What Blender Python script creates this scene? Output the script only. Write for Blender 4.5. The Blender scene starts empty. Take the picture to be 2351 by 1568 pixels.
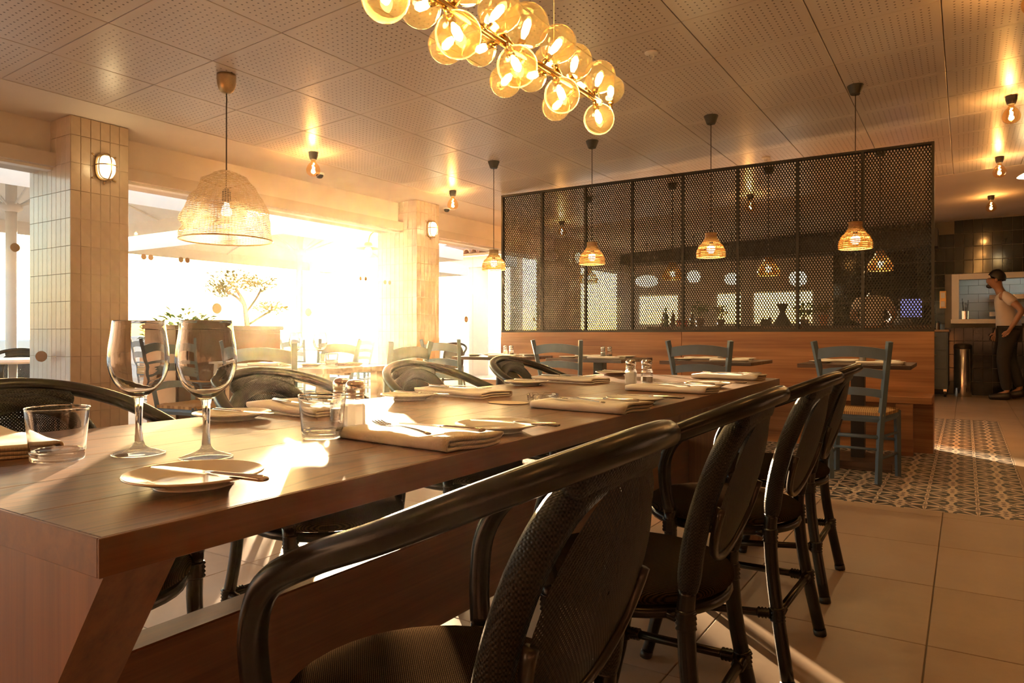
import bpy, bmesh, math, random
from mathutils import Vector, Matrix
random.seed(7)
R = math.radians
PI = math.pi
scene = bpy.context.scene
COL = scene.collection

# ---------------------------------------------------------------- camera, sky, sun, exposure
cam_d = bpy.data.cameras.new('camera')
cam = bpy.data.objects.new('camera', cam_d)
COL.objects.link(cam)
cam.location = (0, 0, 0.96)
cam.rotation_euler = (R(90), 0, R(32.5))
cam_d.sensor_width = 36
cam_d.lens = 25.0
cam_d.shift_y = -16 / 2351
cam_d.clip_start = 0.02
cam_d.clip_end = 400
scene.camera = cam

SUN_DIR = Vector((-0.716, 0.697, 0.052)).normalized()      # towards the low evening sun, seen through the long window
world = bpy.data.worlds.new('evening_sky')
scene.world = world
world.use_nodes = True
wn = world.node_tree
wn.nodes.clear()
w_out = wn.nodes.new('ShaderNodeOutputWorld')
w_bg = wn.nodes.new('ShaderNodeBackground')
w_sky = wn.nodes.new('ShaderNodeTexSky')
w_sky.sky_type = 'NISHITA'
w_sky.sun_disc = False
w_sky.sun_elevation = math.asin(SUN_DIR.z) + R(3.0)
w_sky.sun_rotation = math.atan2(SUN_DIR.x, SUN_DIR.y)
w_sky.air_density = 1.0
w_sky.dust_density = 1.2
w_sky.ozone_density = 1.0
w_bg.inputs['Strength'].default_value = 0.95
wn.links.new(w_sky.outputs[0], w_bg.inputs['Color'])
wn.links.new(w_bg.outputs[0], w_out.inputs['Surface'])

sun_d = bpy.data.lights.new('sun', 'SUN')
sun_d.energy = 70
sun_d.angle = R(0.8)
sun_d.color = (1.0, 0.68, 0.40)
sun = bpy.data.objects.new('sun', sun_d)
COL.objects.link(sun)
sun.rotation_euler = (-SUN_DIR).to_track_quat('-Z', 'Y').to_euler()

vs = scene.view_settings
vs.view_transform = 'Standard'
vs.look = 'None'
vs.gamma = 1.0
vs.use_curve_mapping = False
vs.exposure = 0.40
scene.cycles.max_bounces = 6
scene.cycles.diffuse_bounces = 3
scene.cycles.glossy_bounces = 3
scene.cycles.transmission_bounces = 6
scene.cycles.transparent_max_bounces = 12
scene.cycles.volume_bounces = 0
scene.cycles.caustics_reflective = False
scene.cycles.caustics_refractive = False
scene.cycles.use_adaptive_sampling = True
scene.cycles.adaptive_threshold = 0.2
scene.cycles.sample_clamp_indirect = 4.0
scene.cycles.use_denoising = True


# ---------------------------------------------------------------- helpers
class MB:
    """collects shapes; build() links them as ONE mesh object"""
    def __init__(self):
        self.v = []
        self.f = []
        self.mi = []

    def add(self, vs_, fs_, m=0):
        o = len(self.v)
        self.v += [tuple(p) for p in vs_]
        self.f += [tuple(i + o for i in f) for f in fs_]
        self.mi += [m] * len(fs_)

    def box(self, x0, x1, y0, y1, z0, z1, m=0):
        self.add([(x0, y0, z0), (x1, y0, z0), (x1, y1, z0), (x0, y1, z0), (x0, y0, z1), (x1, y0, z1), (x1, y1, z1), (x0, y1, z1)],
                 [(0, 3, 2, 1), (4, 5, 6, 7), (0, 1, 5, 4), (1, 2, 6, 5), (2, 3, 7, 6), (3, 0, 4, 7)], m)

    def bbox(self, x0, x1, y0, y1, z0, z1, b=0.004, m=0):
        """box with chamfered edges"""
        bm = bmesh.new()
        bmesh.ops.create_cube(bm, size=1.0)
        for v in bm.verts:
            v.co = Vector(((x0 + x1) / 2 + v.co.x * (x1 - x0), (y0 + y1) / 2 + v.co.y * (y1 - y0), (z0 + z1) / 2 + v.co.z * (z1 - z0)))
        bmesh.ops.bevel(bm, geom=bm.edges[:], offset=b, segments=1, affect='EDGES', profile=0.5)
        bm.verts.index_update()
        self.add([v.co for v in bm.verts], [[v.index for v in f.verts] for f in bm.faces], m)
        bm.free()

    def tube(self, pts, r, n=8, caps=True, m=0, flat=None):
        """round bar along pts; r number or list; flat=(a,b) scales the section"""
        pts = [Vector(p) for p in pts]
        if not isinstance(r, (list, tuple)):
            r = [r] * len(pts)
        up = None
        base = len(self.v)
        vv, ff = [], []
        for i, p in enumerate(pts):
            t = (pts[min(i + 1, len(pts) - 1)] - pts[max(i - 1, 0)]).normalized()
            if up is None:
                up = Vector((0, 0, 1)) if abs(t.z) < 0.9 else Vector((1, 0, 0))
            a = t.cross(up)
            if a.length < 1e-5:
                a = t.cross(Vector((0, 1, 0)))
            a.normalize()
            b = a.cross(t).normalized()
            up = b
            fa, fb = flat if flat else (1, 1)
            for k in range(n):
                q = 2 * PI * k / n
                vv.append(p + a * (math.cos(q) * r[i] * fa) + b * (math.sin(q) * r[i] * fb))
        for i in range(len(pts) - 1):
            for k in range(n):
                k2 = (k + 1) % n
                ff.append((i * n + k, i * n + k2, (i + 1) * n + k2, (i + 1) * n + k))
        if caps:
            ff.append(tuple(range(n - 1, -1, -1)))
            ff.append(tuple((len(pts) - 1) * n + k for k in range(n)))
        self.add(vv, ff, m)

    def ring(self, pts, r, n=8, m=0):
        """closed tube"""
        pts = [Vector(p) for p in pts]
        N = len(pts)
        nrm = Vector((0, 0, 0))
        for i in range(N):
            nrm += pts[i].cross(pts[(i + 1) % N])
        nrm.normalize()
        vv, ff = [], []
        for i, p in enumerate(pts):
            t = (pts[(i + 1) % N] - pts[i - 1]).normalized()
            a = t.cross(nrm).normalized()
            b = a.cross(t).normalized()
            for k in range(n):
                q = 2 * PI * k / n
                vv.append(p + a * math.cos(q) * r + b * math.sin(q) * r)
        for i in range(N):
            j = (i + 1) % N
            for k in range(n):
                k2 = (k + 1) % n
                ff.append((i * n + k, i * n + k2, j * n + k2, j * n + k))
        self.add(vv, ff, m)

    def lathe(self, prof, n=24, c=(0, 0, 0), cap=(False, False), m=0, sx=1, sy=1):
        vv, ff = [], []
        for (r, z) in prof:
            for k in range(n):
                q = 2 * PI * k / n
                vv.append((c[0] + r * math.cos(q) * sx, c[1] + r * math.sin(q) * sy, c[2] + z))
        for i in range(len(prof) - 1):
            for k in range(n):
                k2 = (k + 1) % n
                ff.append((i * n + k, i * n + k2, (i + 1) * n + k2, (i + 1) * n + k))
        if cap[0]:
            ff.append(tuple(range(n - 1, -1, -1)))
        if cap[1]:
            ff.append(tuple((len(prof) - 1) * n + k for k in range(n)))
        self.add(vv, ff, m)

    def prism(self, poly, axis, a0, a1, m=0):
        """2D polygon (ccw) extruded along axis 'x','y' or 'z'"""
        def P(u, w, a):
            return {'x': (a, u, w), 'y': (u, a, w), 'z': (u, w, a)}[axis]
        n = len(poly)
        vv = [P(u, w, a0) for u, w in poly] + [P(u, w, a1) for u, w in poly]
        ff = [tuple(range(n - 1, -1, -1)), tuple(range(n, 2 * n))] + [(i, (i + 1) % n, n + (i + 1) % n, n + i) for i in range(n)]
        self.add(vv, ff, m)

    def ball(self, c, r, n=12, h=8, sz=1.0, m=0):
        prof = [(r * math.sin(PI * i / h), -r * sz * math.cos(PI * i / h)) for i in range(h + 1)]
        prof[0] = (r * 0.02, -r * sz)
        prof[-1] = (r * 0.02, r * sz)
        self.lathe(prof, n, c, (True, True), m)

    def mesh(self, name, mat, smooth=False, fix=True):
        me = bpy.data.meshes.new(name)
        me.from_pydata(self.v, [], self.f)
        for mm in (mat if isinstance(mat, (list, tuple)) else [mat]):
            me.materials.append(mm)
        if isinstance(mat, (list, tuple)):
            me.polygons.foreach_set('material_index', self.mi)
        if fix:
            bm = bmesh.new()
            bm.from_mesh(me)
            bmesh.ops.recalc_face_normals(bm, faces=bm.faces[:])
            bm.to_mesh(me)
            bm.free()
        if smooth:
            me.polygons.foreach_set('use_smooth', [True] * len(me.polygons))
            if smooth is not True:
                try:
                    me.set_sharp_from_angle(angle=R(smooth))
                except Exception:
                    pass
        me.update()
        return me

    def build(self, name, mat, parent=None, smooth=False, loc=None, rz=0, fix=True):
        return link(name, self.mesh(name, mat, smooth, fix), parent, loc, rz)


def link(name, me, parent=None, loc=None, rz=0):
    o = bpy.data.objects.new(name, me)
    COL.objects.link(o)
    if parent:
        o.parent = parent
    if loc:
        o.location = loc
    if rz:
        o.rotation_euler = (0, 0, rz)
    return o


def tag(o, label=None, cat=None, group=None, kind=None):
    if label:
        o['label'] = label
    if cat:
        o['category'] = cat
    if group:
        o['group'] = group
    if kind:
        o['kind'] = kind
    return o


def thing(name, label, cat, loc=(0, 0, 0), rz=0, group=None):
    o = link(name, None, None, loc, rz)
    o.empty_display_size = 0.1
    return tag(o, label, cat, group)


def structure(name, label, loc=(0, 0, 0)):
    return tag(link(name, None, None, loc), label, name.split('_')[0], kind='structure')


def copy_tree(o, parent=None):
    c = o.copy()
    COL.objects.link(c)
    c.parent = parent
    for ch in list(o.children):
        copy_tree(ch, c)
    return c


def dup(root, loc, rz=0, label=None, group=None):
    c = copy_tree(root)
    c.location = loc
    c.rotation_euler = (0, 0, rz)
    if label:
        c['label'] = label
    if group:
        c['group'] = group
    return c


def spline(pts, k=5, closed=False):
    """Catmull-Rom through pts"""
    P = [Vector(p) for p in pts]
    n = len(P)
    out = []
    for i in range(n if closed else n - 1):
        p0 = P[i - 1] if (i > 0 or closed) else P[0] * 2 - P[1]
        p1 = P[i]
        p2 = P[(i + 1) % n]
        p3 = P[(i + 2) % n] if (closed or i + 2 < n) else P[-1] * 2 - P[-2]
        for j in range(k):
            t = j / k
            out.append(0.5 * ((2 * p1) + (p2 - p0) * t + (2 * p0 - 5 * p1 + 4 * p2 - p3) * t * t + (3 * p1 - p0 - 3 * p2 + p3) * t ** 3))
    if not closed:
        out.append(P[-1])
    return out


def prof_spline(pts, k=4):
    return [(max(p.x, 0.0003), p.y) for p in spline([(a, b, 0) for a, b in pts], k)]


def point_light(name, loc, energy, color, radius=0.03, parent=None):
    d = bpy.data.lights.new(name, 'POINT')
    d.energy = energy
    d.color = color
    d.shadow_soft_size = radius
    o = bpy.data.objects.new(name, d)
    COL.objects.link(o)
    o.location = loc
    if parent:
        o.parent = parent
    return o


# ---------------------------------------------------------------- materials
def ramp(nt, fac, stops):
    n = nt.nodes.new('ShaderNodeValToRGB')
    el = n.color_ramp.elements
    while len(el) < len(stops):
        el.new(0.5)
    for e, (p, c) in zip(el, stops):
        e.position = p
        e.color = (*c, 1)
    nt.links.new(fac, n.inputs['Fac'])
    return n.outputs['Color']


def new_mat(name):
    m = bpy.data.materials.new(name)
    m.use_nodes = True
    return m, m.node_tree, m.node_tree.nodes['Principled BSDF']


def M(nt, op, a, b=None, c=None):
    n = nt.nodes.new('ShaderNodeMath')
    n.operation = op
    for i, x in enumerate((a, b, c)):
        if x is None:
            continue
        if isinstance(x, (int, float)):
            n.inputs[i].default_value = x
        else:
            nt.links.new(x, n.inputs[i])
    return n.outputs[0]


def coords(nt, kind='Object', scale=(1, 1, 1), rot=(0, 0, 0)):
    tc = nt.nodes.new('ShaderNodeTexCoord')
    mp = nt.nodes.new('ShaderNodeMapping')
    mp.inputs['Scale'].default_value = scale
    mp.inputs['Rotation'].default_value = rot
    nt.links.new(tc.outputs[kind], mp.inputs['Vector'])
    return mp.outputs[0]


def world_coords(nt, scale=(1, 1, 1)):
    g = nt.nodes.new('ShaderNodeNewGeometry')
    mp = nt.nodes.new('ShaderNodeMapping')
    mp.inputs['Scale'].default_value = scale
    nt.links.new(g.outputs['Position'], mp.inputs['Vector'])
    return mp.outputs[0]


def noise(nt, vec, scale, detail=4, rough=0.55, dist=0.0):
    n = nt.nodes.new('ShaderNodeTexNoise')
    n.inputs['Scale'].default_value = scale
    n.inputs['Detail'].default_value = detail
    n.inputs['Roughness'].default_value = rough
    n.inputs['Distortion'].default_value = dist
    nt.links.new(vec, n.inputs['Vector'])
    return n.outputs[0]


def bump(nt, b, height, strength=0.3, dist=0.002):
    n = nt.nodes.new('ShaderNodeBump')
    n.inputs['Strength'].default_value = strength
    n.inputs['Distance'].default_value = dist
    nt.links.new(height, n.inputs['Height'])
    nt.links.new(n.outputs[0], b.inputs['Normal'])


def plain(name, col, rough=0.5, metal=0.0, var=0.12, scale=8.0, bmp=0.0, spec=0.5, bscale=60.0, coat=0.0, vary_obj=0.0):
    m, nt, b = new_mat(name)
    v = coords(nt)
    f = noise(nt, v, scale)
    c = ramp(nt, f, [(0.25, tuple(x * (1 - var) for x in col)), (0.75, tuple(min(1, x * (1 + var)) for x in col))])
    if vary_obj:
        oi = nt.nodes.new('ShaderNodeObjectInfo')
        hs = nt.nodes.new('ShaderNodeHueSaturation')
        nt.links.new(M(nt, 'MULTIPLY_ADD', oi.outputs['Random'], vary_obj, 1 - vary_obj / 2), hs.inputs['Value'])
        nt.links.new(c, hs.inputs['Color'])
        c = hs.outputs[0]
    nt.links.new(c, b.inputs['Base Color'])
    b.inputs['Roughness'].default_value = rough
    b.inputs['Metallic'].default_value = metal
    b.inputs['Specular IOR Level'].default_value = spec
    b.inputs['Coat Weight'].default_value = coat
    b.inputs['Coat Roughness'].default_value = 0.15
    if bmp:
        bump(nt, b, noise(nt, v, bscale, 3), bmp)
    return m


def wood(name, dark, light, axis='y', rough=0.4, scale=1.0, bmp=0.15, coat=0.0, wrld=False, vary=0.0, cath=1.0, ringw=0.42, lines=0.0, stretch=0.35):
    """streaky timber with cathedral figure; axis = grain direction"""
    m, nt, b = new_mat(name)
    st = {'x': (stretch, 5, 5), 'y': (5, stretch, 5), 'z': (5, 5, stretch)}[axis]
    st = tuple(s * scale for s in st)
    v = world_coords(nt, st) if wrld else coords(nt, 'Object', st)
    if vary:
        oi = nt.nodes.new('ShaderNodeObjectInfo')
        cx = nt.nodes.new('ShaderNodeCombineXYZ')
        r = M(nt, 'MULTIPLY', oi.outputs['Random'], 37.0)
        for i in range(3):
            nt.links.new(r, cx.inputs[i])
        ad = nt.nodes.new('ShaderNodeVectorMath')
        nt.links.new(v, ad.inputs[0])
        nt.links.new(cx.outputs[0], ad.inputs[1])
        v = ad.outputs[0]
    big = noise(nt, v, 1.3, 2, 0.5)
    rings = M(nt, 'SINE', M(nt, 'MULTIPLY', big, 46.0 * cath))
    rings = M(nt, 'MULTIPLY_ADD', rings, 0.5, 0.5)
    st2 = tuple(s * 9 if s > 1 * scale else s * 3 for s in st)
    v2 = world_coords(nt, st2) if wrld else coords(nt, 'Object', st2)
    fine = noise(nt, v2, 2.2, 5, 0.65)
    f = M(nt, 'ADD', M(nt, 'MULTIPLY', rings, ringw), M(nt, 'MULTIPLY', fine, 1 - ringw))
    c = ramp(nt, f, [(0.25, dark), (0.5, tuple((a + d) / 2 for a, d in zip(dark, light))), (0.75, light)])
    if lines:
        dk = M(nt, 'MULTIPLY', M(nt, 'POWER', rings, 7.0), M(nt, 'MULTIPLY_ADD', fine, 0.8, 0.4))
        mxl = nt.nodes.new('ShaderNodeMix')
        mxl.data_type = 'RGBA'
        nt.links.new(M(nt, 'MULTIPLY', dk, lines), mxl.inputs[0])
        nt.links.new(c, mxl.inputs[6])
        mxl.inputs[7].default_value = (dark[0] * 0.35, dark[1] * 0.35, dark[2] * 0.35, 1)
        c = mxl.outputs[2]
    nt.links.new(c, b.inputs['Base Color'])
    rr = M(nt, 'MULTIPLY_ADD', fine, 0.15, rough - 0.07)
    nt.links.new(rr, b.inputs['Roughness'])
    b.inputs['Coat Weight'].default_value = coat
    b.inputs['Coat Roughness'].default_value = 0.2
    bump(nt, b, f, bmp, 0.001)
    return m


def emis(name, col, strength):
    m, nt, b = new_mat(name)
    b.inputs['Base Color'].default_value = (*col, 1)
    b.inputs['Emission Color'].default_value = (*col, 1)
    b.inputs['Emission Strength'].default_value = strength
    m.cycles.emission_sampling = 'NONE' if strength > 10 else 'AUTO'
    return m


def thin_glass(name, tint=(1, 1, 1), gloss=1.0, rough=0.0, ior=1.45, milk=0.0):
    """pane or thin bulb: passes light straight, reflects by fresnel"""
    m = bpy.data.materials.new(name)
    m.use_nodes = True
    nt = m.node_tree
    nt.nodes.clear()
    out = nt.nodes.new('ShaderNodeOutputMaterial')
    tr = nt.nodes.new('ShaderNodeBsdfTransparent')
    tr.inputs[0].default_value = (*tint, 1)
    gl = nt.nodes.new('ShaderNodeBsdfGlossy')
    gl.inputs['Roughness'].default_value = rough
    gl.inputs[0].default_value = (gloss, gloss, gloss, 1)
    lw_ = nt.nodes.new('ShaderNodeLayerWeight')          # Schlick reflectance, the same from both sides of the thin wall
    lw_.inputs[0].default_value = 0.5
    f0 = ((ior - 1) / (ior + 1)) ** 2
    fac = M(nt, 'MULTIPLY_ADD', M(nt, 'POWER', lw_.outputs['Facing'], 5.0), 1 - f0, f0)
    mx = nt.nodes.new('ShaderNodeMixShader')
    nt.links.new(fac, mx.inputs[0])
    nt.links.new(tr.outputs[0], mx.inputs[1])
    nt.links.new(gl.outputs[0], mx.inputs[2])
    last = mx
    if milk:
        tl = nt.nodes.new('ShaderNodeBsdfTranslucent')
        tl.inputs[0].default_value = (*tint, 1)
        m2 = nt.nodes.new('ShaderNodeMixShader')
        m2.inputs[0].default_value = milk
        nt.links.new(mx.outputs[0], m2.inputs[1])
        nt.links.new(tl.outputs[0], m2.inputs[2])
        last = m2
    nt.links.new(last.outputs[0], out.inputs['Surface'])
    return m


def solid_glass(name, col=(1, 1, 1), rough=0.0):
    m, nt, b = new_mat(name)
    b.inputs['Base Color'].default_value = (*col, 1)
    b.inputs['Roughness'].default_value = rough
    b.inputs['Transmission Weight'].default_value = 1.0
    b.inputs['IOR'].default_value = 1.45
    return m


def mixed_glass(name, clear=0.5):
    """thick glass foot or base: part refracting, part straight through, so light reaches what it stands on"""
    m = solid_glass(name)
    nt = m.node_tree
    tr = nt.nodes.new('ShaderNodeBsdfTransparent')
    mx = nt.nodes.new('ShaderNodeMixShader')
    mx.inputs[0].default_value = clear
    nt.links.new(nt.nodes['Principled BSDF'].outputs[0], mx.inputs[1])
    nt.links.new(tr.outputs[0], mx.inputs[2])
    nt.links.new(mx.outputs[0], nt.nodes['Material Output'].inputs['Surface'])
    return m


def weave(name, c0, c1, sx, sy, sz, holes=0.0, rough=0.55, bmp=0.6, spec=0.2):
    """woven textile: crossing threads, optional open holes between them"""
    m, nt, b = new_mat(name)
    v = coords(nt)
    sp = nt.nodes.new('ShaderNodeSeparateXYZ')
    nt.links.new(v, sp.inputs[0])
    w = []
    for i, s in enumerate((sx, sy, sz)):
        w.append(M(nt, 'SINE', M(nt, 'MULTIPLY', sp.outputs[i], s)) if s else None)
    w = [x for x in w if x is not None]
    p = w[0]
    for q in w[1:]:
        p = M(nt, 'MULTIPLY', p, q)
    h = M(nt, 'MULTIPLY_ADD', p, 0.5, 0.5)
    c = ramp(nt, h, [(0.3, c0), (0.7, c1)])
    nt.links.new(c, b.inputs['Base Color'])
    b.inputs['Roughness'].default_value = rough
    b.inputs['Specular IOR Level'].default_value = spec
    bump(nt, b, h, bmp, 0.0015)
    if holes:
        tr = nt.nodes.new('ShaderNodeBsdfTransparent')
        mx = nt.nodes.new('ShaderNodeMixShader')
        mask = M(nt, 'GREATER_THAN', h, 1 - holes)
        nt.links.new(mask, mx.inputs[0])
        out = nt.nodes['Material Output']
        nt.links.new(b.outputs[0], mx.inputs[1])
        nt.links.new(tr.outputs[0], mx.inputs[2])
        nt.links.new(mx.outputs[0], out.inputs['Surface'])
    return m


MAT = {}
MAT['plaster'] = plain('cream_plaster', (0.70, 0.62, 0.55), 0.75, var=0.05, scale=3, bmp=0.08)
MAT['plaster_warm'] = plain('warm_plaster', (0.58, 0.50, 0.43), 0.75, var=0.06, scale=3, bmp=0.08)
MAT['panelling'] = wood('dark_wall_panelling', (0.06, 0.03, 0.015), (0.14, 0.07, 0.035), 'z', 0.6, 0.7, 0.1)
MAT['brown_laminate'] = plain('dark_brown_laminate', (0.075, 0.040, 0.022), 0.5, var=0.15, scale=6)
MAT['white'] = plain('white_paint', (0.78, 0.76, 0.72), 0.5, var=0.04)
MAT['porcelain'] = plain('white_porcelain', (0.82, 0.78, 0.70), 0.12, var=0.02, spec=0.6, coat=0.4)
MAT['table_wood'] = wood('oak_stained_brown', (0.085, 0.032, 0.010), (0.25, 0.108, 0.038), 'y', 0.38, 1.0, 0.2, coat=0.06, vary=1, cath=1.6, ringw=0.12, lines=0.9, stretch=0.9)
MAT['table_edge'] = wood('oak_stained_edge', (0.13, 0.050, 0.014), (0.235, 0.10, 0.032), 'y', 0.45, 1.0, 0.12, ringw=0.15)
MAT['leg_wood'] = wood('oak_leg', (0.15, 0.056, 0.015), (0.29, 0.124, 0.040), 'z', 0.42, 1.0, 0.12, ringw=0.15)
MAT['bench_wood'] = wood('walnut_panel', (0.19, 0.068, 0.021), (0.45, 0.20, 0.072), 'x', 0.42, 0.55, 0.08, vary=1, cath=0.8, ringw=0.22)
MAT['dark_top'] = wood('dark_table_top', (0.05, 0.028, 0.018), (0.13, 0.075, 0.05), 'x', 0.35, 1.0, 0.1)
MAT['pale_wood'] = wood('bleached_top', (0.30, 0.22, 0.15), (0.46, 0.36, 0.26), 'x', 0.4, 1.0, 0.1)
MAT['blue_paint'] = plain('blue_grey_paint', (0.095, 0.150, 0.215), 0.45, var=0.12, scale=14, bmp=0.06)
MAT['rush'] = weave('rush_seat', (0.30, 0.17, 0.07), (0.56, 0.36, 0.17), 500, 90, 0, 0, 0.8, 0.8)
MAT['black_tube'] = plain('black_lacquered_cane', (0.009, 0.0075, 0.006), 0.27, var=0.3, scale=30, bmp=0.05, spec=0.38)
MAT['black_weave'] = weave('black_textile_weave', (0.004, 0.003, 0.002), (0.045, 0.027, 0.014), 1500, 1500, 0, 0, 0.8, 1.0, 0.0)
MAT['frame_weave'] = weave('black_wrapped_weave', (0.004, 0.0035, 0.003), (0.028, 0.024, 0.019), 950, 950, 950, 0, 0.42, 0.9)
MAT['back_weave'] = weave('black_open_weave', (0.005, 0.004, 0.003), (0.022, 0.018, 0.014), 0, 800, 800, 0.07, 0.5, 0.6)
MAT['cane_trim'] = plain('peeled_cane_trim', (0.018, 0.011, 0.006), 0.35, var=0.35, scale=40, bmp=0.3, coat=0.3)
MAT['black_metal'] = plain('black_metal', (0.025, 0.022, 0.018), 0.45, 0.3, var=0.2)
MAT['screen_metal'] = plain('dark_bronze_steel', (0.035, 0.030, 0.022), 0.45, 0.5, var=0.2)
MAT['dark_plastic'] = plain('dark_olive_plastic', (0.03, 0.03, 0.022), 0.5, var=0.1)
MAT['brass'] = plain('aged_brass', (0.42, 0.27, 0.11), 0.3, 0.9, var=0.2, scale=20)
MAT['gold'] = plain('gold_tube', (0.65, 0.42, 0.14), 0.22, 1.0, var=0.1)
MAT['steel'] = plain('polished_steel', (0.62, 0.60, 0.57), 0.2, 1.0, var=0.05)
MAT['cutlery'] = plain('cutlery_steel', (0.70, 0.68, 0.64), 0.16, 1.0, var=0.03)
MAT['napkin'] = weave('white_cotton', (0.66, 0.60, 0.54), (0.80, 0.74, 0.67), 1800, 1800, 0, 0, 0.9, 0.15)
MAT['paper'] = plain('cream_paper', (0.62, 0.48, 0.32), 0.7, var=0.05)
MAT['salt'] = plain('salt_grains', (0.86, 0.83, 0.78), 0.8, var=0.06, scale=200, bmp=0.3)
_nt = MAT['salt'].node_tree
_tl = _nt.nodes.new('ShaderNodeBsdfTranslucent')
_tl.inputs[0].default_value = (0.86, 0.82, 0.74, 1)
_mx = _nt.nodes.new('ShaderNodeMixShader')
_mx.inputs[0].default_value = 0.5
_nt.links.new(_nt.nodes['Principled BSDF'].outputs[0], _mx.inputs[1])
_nt.links.new(_tl.outputs[0], _mx.inputs[2])
_nt.links.new(_mx.outputs[0], _nt.nodes['Material Output'].inputs['Surface'])
MAT['pepper'] = plain('pepper_grains', (0.30, 0.22, 0.13), 0.8, var=0.5, scale=300, bmp=0.4)
MAT['glass'] = solid_glass('clear_glass')
MAT['window_glass'] = thin_glass('window_pane_glass', (0.97, 0.97, 0.96), 1.0, 0.0, 1.35)
MAT['amber_glass'] = thin_glass('amber_globe_glass', (0.98, 0.82, 0.50), 1.0, 0.03, 1.55, 0.06)
MAT['drink_glass'] = mixed_glass('drinking_glass_base', 0.5)
MAT['shaker_glass'] = mixed_glass('shaker_glass', 0.65)
MAT['bulb_glass'] = thin_glass('smoked_bulb_glass', (0.98, 0.78, 0.50), 1.0, 0.02, 1.5)
MAT['filament'] = emis('glowing_filament', (1.0, 0.62, 0.22), 90)
MAT['globe_filament'] = emis('glowing_globe_core', (1.0, 0.74, 0.34), 30)
MAT['warm_bulb'] = emis('warm_opal_bulb', (1.0, 0.78, 0.42), 22)
MAT['opal'] = emis('lit_opal_glass', (1.0, 0.86, 0.56), 1.8)
MAT['lantern'] = emis('lit_paper_lantern', (1.0, 0.88, 0.60), 2.6)
MAT['rattan'] = plain('golden_rattan', (0.55, 0.34, 0.12), 0.6, var=0.35, scale=60, bmp=0.2)
_nt = MAT['rattan'].node_tree
_tl = _nt.nodes.new('ShaderNodeBsdfTranslucent')
_tl.inputs[0].default_value = (0.75, 0.48, 0.16, 1)
_mx = _nt.nodes.new('ShaderNodeMixShader')
_mx.inputs[0].default_value = 0.45
_nt.links.new(_nt.nodes['Principled BSDF'].outputs[0], _mx.inputs[1])
_nt.links.new(_tl.outputs[0], _mx.inputs[2])
_nt.links.new(_mx.outputs[0], _nt.nodes['Material Output'].inputs['Surface'])
MAT['rattan_neck'] = plain('wrapped_rattan', (0.36, 0.19, 0.08), 0.6, var=0.3, scale=80, bmp=0.4)
MAT['cord'] = plain('brown_textile_cord', (0.05, 0.035, 0.025), 0.7)
MAT['cord_pale'] = plain('pale_cord', (0.60, 0.52, 0.40), 0.6)
MAT['screen_display'] = emis('blue_monitor_screen', (0.16, 0.20, 0.55), 0.9)
MAT['terracotta'] = plain('terracotta', (0.50, 0.22, 0.11), 0.75, var=0.25, vary_obj=0.3)
MAT['canvas'] = plain('white_canvas', (0.80, 0.77, 0.72), 0.85, var=0.04)
MAT['foliage'] = plain('green_foliage', (0.10, 0.16, 0.035), 0.6, var=0.4, vary_obj=0.2)
MAT['dry_foliage'] = plain('olive_foliage', (0.20, 0.16, 0.06), 0.6, var=0.4)
MAT['bark'] = plain('brown_bark', (0.14, 0.085, 0.05), 0.85, var=0.4, scale=20, bmp=0.5)
MAT['terrace'] = plain('pale_terrace_stone', (0.46, 0.41, 0.35), 0.7, var=0.1, scale=1.5)
MAT['sticker'] = plain('frosted_sticker', (0.42, 0.30, 0.21), 0.6, var=0.03)
MAT['skin'] = plain('skin', (0.36, 0.20, 0.13), 0.5, var=0.08)
MAT['shirt'] = plain('white_cotton_shirt', (0.62, 0.56, 0.53), 0.85, var=0.08, bmp=0.1)
MAT['trousers'] = plain('black_cotton_trousers', (0.02, 0.018, 0.016), 0.85)
MAT['hair'] = plain('black_hair', (0.012, 0.009, 0.008), 0.5, var=0.4, scale=120, bmp=0.5)
MAT['shoe'] = plain('black_leather', (0.012, 0.011, 0.010), 0.4)
MAT['white_tile'] = plain('white_kitchen_tile', (0.72, 0.72, 0.68), 0.2, var=0.05)
MAT['grout'] = plain('grey_grout', (0.30, 0.27, 0.23), 0.9)
MAT['dark_grout'] = plain('dark_grout', (0.15, 0.13, 0.10), 0.8)
MAT['tile_grout'] = plain('beige_grout', (0.42, 0.32, 0.23), 0.8)
MAT['green_bottle'] = plain('green_bottle_glass', (0.02, 0.09, 0.03), 0.08, spec=0.7)
MAT['brown_bottle'] = plain('brown_bottle_glass', (0.07, 0.03, 0.012), 0.08, spec=0.7)
MAT['red_label'] = plain('red_tin', (0.35, 0.03, 0.02), 0.4)
MAT['earthenware'] = plain('brown_earthenware', (0.12, 0.065, 0.035), 0.5, var=0.2)


def tile_mat(name, col, rough, var, bmp=0.1, spec=0.5):
    return plain(name, col, rough, var=0.06, scale=14, bmp=bmp, vary_obj=var, spec=spec, bscale=12)


MAT['beige_tile'] = tile_mat('beige_glazed_tile', (0.46, 0.34, 0.235), 0.25, 0.06)
MAT['side_tile'] = tile_mat('pale_glazed_tile', (0.62, 0.55, 0.47), 0.2, 0.10)
MAT['black_tile'] = tile_mat('black_green_glazed_tile', (0.010, 0.011, 0.008), 0.10, 0.8, 0.12, 0.4)


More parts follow.
